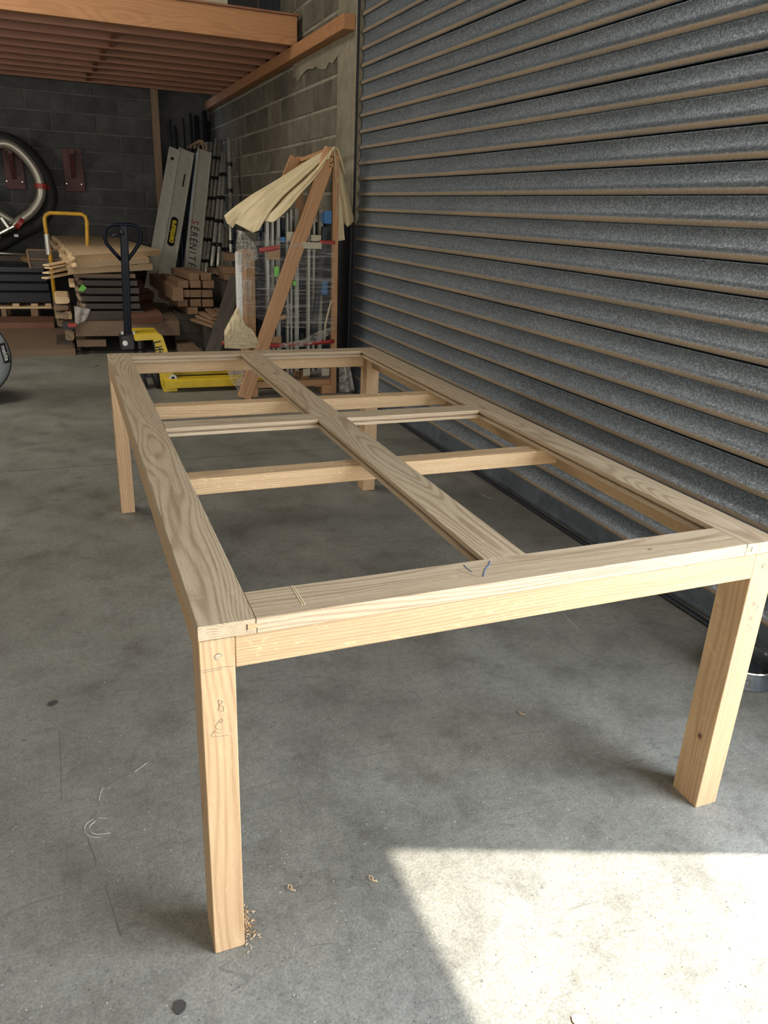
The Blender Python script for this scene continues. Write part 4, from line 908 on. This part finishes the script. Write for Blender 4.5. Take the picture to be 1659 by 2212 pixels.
for (u0, v0, u1, v1, mt, dy, nm) in ((700, 455, 717, 483, 'blue_tape', -.01, 'blue_tape'), (694, 461, 702, 480, 'blue_tape', 0.02, 'blue_tape'), (606, 512, 618, 523, 'blue_tape', .06, 'blue_tape'), (694, 607, 708, 637, 'blue_tape', .05, 'blue_tape'), (593, 576, 603, 598, 'green', .02, 'green_label'), (633, 607, 641, 617, 'green', .03, 'green_label'),
    (619, 501, 645, 521, 'paper', .02, 'paper_sheet'), (672, 508, 694, 521, 'paper', .01, 'paper_sheet'), (654, 524, 695, 537, 'paper', -.045, 'paper_label'), (579, 541, 605, 561, 'card', -.02, 'cardboard_piece'), (586, 727, 608, 742, 'card', -.01, 'cardboard_piece'), (695, 795, 712, 812, 'paper', -.02, 'paper_sheet'), (655, 797, 670, 812, 'paper', -.02, 'paper_sheet')):
    p0, p1 = K(u0, v1, YC+dy), K(u1, v0, YC+dy); o = bx(nm, (p0.x, YC+dy, p0.z), (p1.x, YC+dy+.006, p1.z), mt, cr, bev=.002)
    if mt == 'paper': o['label'] = 'pale paper piece'
# red tape bands
def band(name, pts, h, y, mat, parent):
    P = [at(u, v, y=y+dy) for u, v, dy in pts]; n = len(P)-1
    def f(s, q_):
        i = min(int(s*n), n-1); p = P[i].lerp(P[i+1], s*n-i); return p+V((0, noise.noise(V((s*9, q_*2, 3)))*.006, (q_-.5)*h))
    return grid(name, f, n*6, 2, mat, parent, .002)
band('red_tape', [(480, 741, -.05), (520, 744, -.07), (585, 747, -.05), (640, 744, -.03), (722, 737, -.03)], .03, YC, 'red_tape', cr)
band('red_tape', [(560, 541, -.03), (600, 535, -.03), (604, 532, -.03)], .035, YC, 'red_tape', cr)
band('red_tape', [(690, 523, -.03), (724, 524, -.03)], .025, YC, 'red_tape', cr)
# stretch film: curved bands pulled round the crate
def filmband(name, top, bot, dy, seed, mat='film', amp=.012):
    nT, nB = len(top)-1, len(bot)-1
    def ev(pts, s):
        n = len(pts)-1; i = min(int(s*n), n-1); f_ = s*n-i; a1, b1 = pts[i], pts[i+1]
        return (a1[0]+(b1[0]-a1[0])*f_, a1[1]+(b1[1]-a1[1])*f_)
    def f(s, q_):
        a1, b1 = ev(top, s), ev(bot, s); u = a1[0]+(b1[0]-a1[0])*q_; v = a1[1]+(b1[1]-a1[1])*q_
        fold = noise.noise(V((s*4+seed, q_*16, seed)))*amp+noise.noise(V((s*14, q_*9, seed+3)))*amp*.5
        return at(u, v, y=YC+dy+fold-.03*math.sin(min(1, s*6)*1.57))
    return grid(name, f, 36, 26, mat, cr)
filmband('stretch_film', [(527, 500), (560, 512), (600, 520), (724, 526)], [(510, 545), (545, 590), (600, 600), (724, 610)], -.02, 1)
filmband('stretch_film', [(512, 590), (545, 598), (600, 590), (722, 600)], [(514, 650), (545, 640), (600, 650), (722, 640)], -.022, 2)
filmband('stretch_film', [(518, 648), (600, 640), (660, 642), (722, 640)], [(520, 675), (560, 690), (620, 708), (722, 712)], -.024, 3)
filmband('crumpled_film', [(512, 497), (525, 500), (545, 520), (556, 540)], [(508, 560), (520, 590), (540, 575), (556, 560)], -.01, 4, 'film2', .03)
filmband('crumpled_film', [(524, 600), (545, 605)], [(523, 640), (543, 650)], -.005, 5, 'film2', .02)
filmband('film_skirt', [(513, 660), (530, 702), (545, 712), (560, 738)], [(484, 715), (485, 752), (520, 754), (560, 750)], -.05, 6, 'canvas', .02)
filmband('film_swag', [(600, 742), (650, 735), (690, 715), (722, 705)], [(600, 752), (650, 750), (690, 738), (722, 715)], -.035, 7, 'film2', .02)
filmband('film_knot', [(617, 655), (632, 655)], [(622, 700), (630, 700)], -.02, 8, 'film2', .03)
tube('film_rope', [K(716, 649, YC-.04), K(710, 670, YC-.04), K(703, 700, YC-.04), K(701, 735, YC-.04)], .008, 'canvas', cr, 8)
lathe('wooden_plug', [(0, -.04), (.017, -.04), (.017, .04), (0, .04)], Matrix.Translation(K(606, 687, YC-.03)) @ Matrix.Rotation(math.radians(75), 4, 'Y'), 'crate_pine', cr, 14)
filmband('loose_film', [(490, 800), (520, 790), (560, 792)], [(500, 825), (515, 845), (545, 825)], -.02, 9, 'film2', .03)
# sheets draped over the peak
sh = thing('dust_cover', 'cream plastic sheet draped over the peak of the wrapped crate', 'sheet', K(722, 318))
def ev3(pts, s):
    n = len(pts)-1; i = min(int(s*n), n-1); f_ = s*n-i; a1, b1 = pts[i], pts[i+1]; f_ = f_*f_*(3-2*f_)*.5+f_*.5
    return tuple(a1[j]+(b1[j]-a1[j])*f_ for j in range(3))
def drape(name, peakA, peakB, hem, bulge, folds, mat, seed, nu=60, nv=40, sag=0):
    """rays from a short peak edge to a hem; hem = (u, v, y)"""
    def f(s, q_):
        h = ev3(hem, s); pk = (peakA[0]+(peakB[0]-peakA[0])*s, peakA[1]+(peakB[1]-peakA[1])*s, peakA[2]+(peakB[2]-peakA[2])*s)
        P0 = at(pk[0], pk[1], y=pk[2]); P1 = at(h[0], h[1], y=h[2]); p = P0.lerp(P1, q_)
        w_ = math.sin(math.pi*min(q_, 1)); fo = math.sin(s*math.pi*folds+seed)*.028*q_**.8+noise.noise(V((s*5+seed, q_*3, 0)))*.03*q_+noise.noise(V((s*16, q_*10, seed)))*.006
        return p+V((0, -fo, w_*bulge-sag*w_*s))
    o = grid(name, f, nu, nv, mat, sh, .003); return o
def left_drape():
    C0 = [(723, 316.5, 4.80), (690, 332, 4.86), (655, 352, 4.92), (600, 388, 5.02), (545, 420, 5.08), (508, 446, 5.12), (484, 466, 5.12)]
    C1 = [(711, 328, 4.74), (705, 345, 4.72), (694, 366, 4.71), (676, 390, 4.70), (650, 418, 4.69), (628, 446, 4.68), (611, 463, 4.68)]
    HM = [(484, 466, 5.12), (490, 482, 5.05), (503, 493, 5.0), (508, 483, 4.96), (530, 494, 4.9), (546, 503, 4.86), (559, 498, 4.83), (556, 486, 4.83), (568, 477, 4.80), (590, 481, 4.74), (611, 463, 4.68)]
    def ev(pts, s):
        n = len(pts)-1; i = min(int(s*n), n-1); f_ = s*n-i; return V([pts[i][j]+(pts[i+1][j]-pts[i][j])*f_ for j in range(3)])
    def f(s, q_):
        a1, b1 = ev(C0, q_), ev(C1, q_); p = a1.lerp(b1, s); e = ev(HM, s)-ev(C0, 1).lerp(ev(C1, 1), s); p = p+e*q_**4
        val = math.exp(-((s-.70)/.06)**2)*.07*min(1, q_*2)-math.exp(-((s-.56)/.10)**2)*.035*min(1, q_*2)+math.exp(-((s-.93)/.05)**2)*.03
        val += noise.noise(V((s*4, q_*3, 2)))*.03*q_+noise.noise(V((s*14, q_*9, 5)))*.008*q_+(math.sin(s*40)*.012*max(0, q_-.8)*5 if q_ > .8 else 0)
        return at(p.x, p.y, y=p.z+val)
    grid('left_drape', f, 90, 50, 'canvas', sh, .003)
left_drape()
drape('right_drape', (722, 317, 4.72), (727, 319, 4.84), [(727, 470, 4.78), (731, 521, 4.76), (742, 518, 4.82), (738, 470, 4.84), (748, 490, 4.88), (768, 477, 4.90)], .012, 4.5, 'canvas', 2.2, 50, 36)
tube('peak_roll', [at(708, 345, y=4.73), at(714, 330, y=4.73), at(721, 318.5, y=4.735), at(729, 322, y=4.74), (at(735, 340, y=4.76)), at(745, 375, y=4.78)], .009, 'canvas', sh, 8)
# white sheets hanging below, right of the crate
def f_(s, q_):
    p = at(728+s*25, 790+q_*48+s*4, y=4.92); return p+V((math.sin(s*9)*.006, -abs(math.sin(s*7+q_))*.02, 0))
props(grid('plastic_offcut', lambda s, q_: (lambda p: V((p.x+q_*.05*s, 4.80-.05*q_+.015*math.sin(s*9), max(.008, .3*(1-q_)))))(at(730+s*22, 800, y=4.8)), 16, 12, 'film2', None, .003), 'crumpled clear plastic standing on the floor by the darkly shaded wall foot', 'plastic sheet')
# ------------------------------------------------------------------ pet bowl by the shutter
cb = at(1648, 1452, z=0); cb = V((1.845, .445, 0))
bw = thing('pet_bowl', 'grey metal pet bowl with bone outline at the foot of the shutter', 'bowl', cb)
r_b = .105
lathe('bowl_body', [(0, 0), (r_b*1.0, 0), (r_b*1.02, .004), (r_b*.96, .03), (r_b*.90, .056), (r_b*.93, .06)], Matrix.Translation(cb), 'bowl', bw, 56)
lathe('rim', [(r_b*.90, .056), (r_b*.95, .058), (r_b*.965, .062), (r_b*.95, .0655), (r_b*.92, .065)], Matrix.Translation(cb), 'chrome', bw, 56)
lathe('inner_dish', [(r_b*.92, .0648), (r_b*.88, .060), (r_b*.86, .045), (r_b*.80, .043), (r_b*.78, .026), (r_b*.74, .012), (0, .010)], Matrix.Translation(cb), 'bowl', bw, 56)
def onb(phi, z):
    r_ = r_b*(1.02-.12*(z/.056))+.0006; return cb+V((math.cos(phi)*r_, math.sin(phi)*r_, z))
ph = math.radians(-140); s_ = 11.5
bone = [(-.022, .0), (-.014, .004), (-.004, .003), (.004, .003), (.012, .006), (.019, .010), (.024, .006), (.021, .0), (.024, -.006), (.018, -.009), (.011, -.004), (.002, -.003), (-.008, -.003), (-.016, -.006), (-.023, -.010), (-.028, -.004), (-.024, .0)]
tube('bone_outline', [onb(ph+x*s_, .028+y*1.3) for x, y in bone], .0009, 'black_ink', bw, 5, closed=True)
# ------------------------------------------------------------------ marks in the concrete
kf = 3.107
F3 = lambda x, y: (lambda p: V((p.x, p.y, .0002)))(at(x/kf, 1500+y/kf, z=0))
scrib(fl, [[F3(0, 950), F3(110, 880), F3(300, 800), F3(420, 725), F3(560, 705)], [F3(665, 640), F3(700, 625), F3(800, 570), F3(920, 510), F3(985, 455), F3(1280, 350)], [F3(400, 240), F3(410, 500), F3(415, 715)],
  [F3(590, 960), F3(610, 1030), F3(645, 1110), F3(640, 1150)], [F3(700, 1260), F3(760, 1450), F3(810, 1620)], [F3(90, 440), F3(170, 390), F3(250, 355)]], .0006, 'crackline', 'crack')
scrib(fl, [[F3(630, 835), F3(580, 870), F3(568, 920), F3(610, 955), F3(680, 960)], [F3(640, 850), F3(600, 890), F3(610, 925), F3(660, 940), F3(740, 930)], [F3(690, 630), F3(672, 670), F3(665, 715)], [F3(905, 520), F3(985, 460)], [F3(75, 910), F3(110, 885)], [F3(660, 828), F3(720, 832)]], .0011, 'scuffline', 'scuff')
G3 = lambda u, v: (lambda p: V((p.x, p.y, .0002)))(at(u, v, z=0))
scrib(fl, [[G3(520, 1760), G3(640, 1722), G3(760, 1700), G3(880, 1675)], [G3(760, 1900), G3(790, 1905), G3(806, 1925)], [G3(940, 1145), G3(1130, 1118), G3(1270, 1100)]], .0005, 'crackline', 'crack')
scrib(fl, [[G3(1038, 1066), G3(1048, 1072), G3(1062, 1077)], [G3(1215, 1325), G3(1232, 1342), G3(1250, 1358)]], .0011, 'scuffline', 'scuff')
# ------------------------------------------------------------------ small litter on the floor
rr = random.Random(11)
lit = [(619, 1925, 'curl'), (795, 1905, 'curl'), (115, 1520, 'chip'), (388, 2178, 'chip'), (1120, 1545, 'curl'), (1250, 2205, 'leaf'), (210, 790, 'chip')]
for i, (u, v, kd) in enumerate(lit):
    p = at(u, v, z=0)
    if kd == 'curl':
        props(tube('wood_curl', [p+V((.012*math.cos(k_*.7)+.004*k_, .012*math.sin(k_*.7), .0025+.0006*k_)) for k_ in range(7)], .0012, 'shaving', None, 5), 'tiny pale wood curl on the concrete, %s' % ('in front of the near left leg', 'ahead of the sun patch', '', '', 'below the near rail')[i], 'shaving')
    else:
        pp = [(math.cos(k_*.7)*(.008+.006*rr.random()), math.sin(k_*.7)*(.012+.008*rr.random())) for k_ in range(9)]
        props(prism('floor_chip', pp, .003, Matrix.Translation(p+V((0, 0, .0017))) @ Matrix.Rotation(rr.random()*3, 4, 'Z'), 'litter' if kd == 'chip' else 'shaving'), {2: 'dark flake on the concrete left of the near leg', 3: 'dark flake on the concrete at the bottom edge', 5: 'orange wood chip in the sun at the bottom edge', 6: 'dark splinter on the floor before the brown plank'}[i], 'chip')
vs, fs = [], []
for i in range(260):
    p = V((b+abs(rr.gauss(0, .014)), rr.gauss(.05, .025), .0012+rr.random()*.004)); a_ = rr.random()*6.28; l_ = .002+.003*rr.random()
    k0 = len(vs); dx, dy = math.cos(a_)*l_, math.sin(a_)*l_
    vs += [(p.x-dx, p.y-dy, p.z), (p.x+dy*.4, p.y-dx*.4, p.z+.001), (p.x+dx, p.y+dy, p.z), (p.x, p.y, p.z-.001)]; fs += [(k0, k0+1, k0+2), (k0, k0+3, k0+1), (k0+1, k0+3, k0+2)]
props(link('sawdust', mk(vs, fs), 'shaving', None), 'small heap of reddish sawdust at the foot of the near left leg', 'sawdust', kind='stuff')

def specks(name, n, mat, smin, smax, label, seed):
    rr = random.Random(seed); vs, fs = [], []
    while len(vs) < n*4:
        u, v = rr.uniform(-60, 1720), rr.uniform(790, 2260)
        if rr.random() > .35: p = at(u, v, z=0)
        else: p = V((rr.uniform(-2.5, 1.95), rr.uniform(-1.2, 6.6), 0))
        if (p.x > 1.95 or p.y > 6.7): continue
        if any(lx-.01 < p.x < hx+.01 and ly-.01 < p.y < hy+.01 for lx, ly, hx, hy in ((0, 0, b, bd), (W-b, 0, W, bd), (0, L_-bd, b, L_), (W-b, L_-bd, W, L_))): continue
        a_ = rr.random()*6.28; l_ = rr.uniform(smin, smax); dx, dy = math.cos(a_)*l_, math.sin(a_)*l_; w_ = rr.uniform(.25, .7)
        k0 = len(vs); z = .0004
        vs += [(p.x-dx, p.y-dy, z), (p.x+dy*w_, p.y-dx*w_, z), (p.x+dx, p.y+dy, z), (p.x, p.y, z+l_*.45)]
        fs += [(k0, k0+1, k0+3), (k0+1, k0+2, k0+3), (k0, k0+3, k0+2)]
    o = link(name, mk(vs, fs), mat, None); props(o, label, 'debris', kind='stuff')
specks('sawdust_specks', 2600, 'scuffline', .0008, .0028, 'pale sawdust specks scattered over the concrete floor', 5)
specks('grit', 1500, 'litter', .0007, .0026, 'dark grit scattered over the concrete floor', 6)
# knots in the oak
def knot(parent, Mx, rx, ry, seed):
    rr = random.Random(seed)
    for k_, (sc, mt) in enumerate(((1, 'oak_knot_rim'), (.55, 'oak_knot'))):
        pp = [(math.cos(q_*.42)*rx*sc*rr.uniform(.85, 1.1), math.sin(q_*.42)*ry*sc*rr.uniform(.85, 1.1)) for q_ in range(15)]
        prism('knot', pp, .0004+.0003*k_, Mx, mt, parent)
M['oak_knot_rim'] = plain('oak_knot_rim', (.40, .255, .13), .6, 0, .25, 120); M['oak_knot'] = plain('oak_knot', (.12, .065, .035), .6, 0, .4, 200)
pk_ = at(1512, 1590, x=W-b-.003); knot(legs[1], Matrix(((0, 0, 1, pk_.x), (0, -1, 0, pk_.y), (1, 0, 0, pk_.z), (0, 0, 0, 1))), .014, .011, 3)
pk_ = at(1403, 1187, z=H); knot(near, Matrix.Translation(pk_), .009, .004, 4)
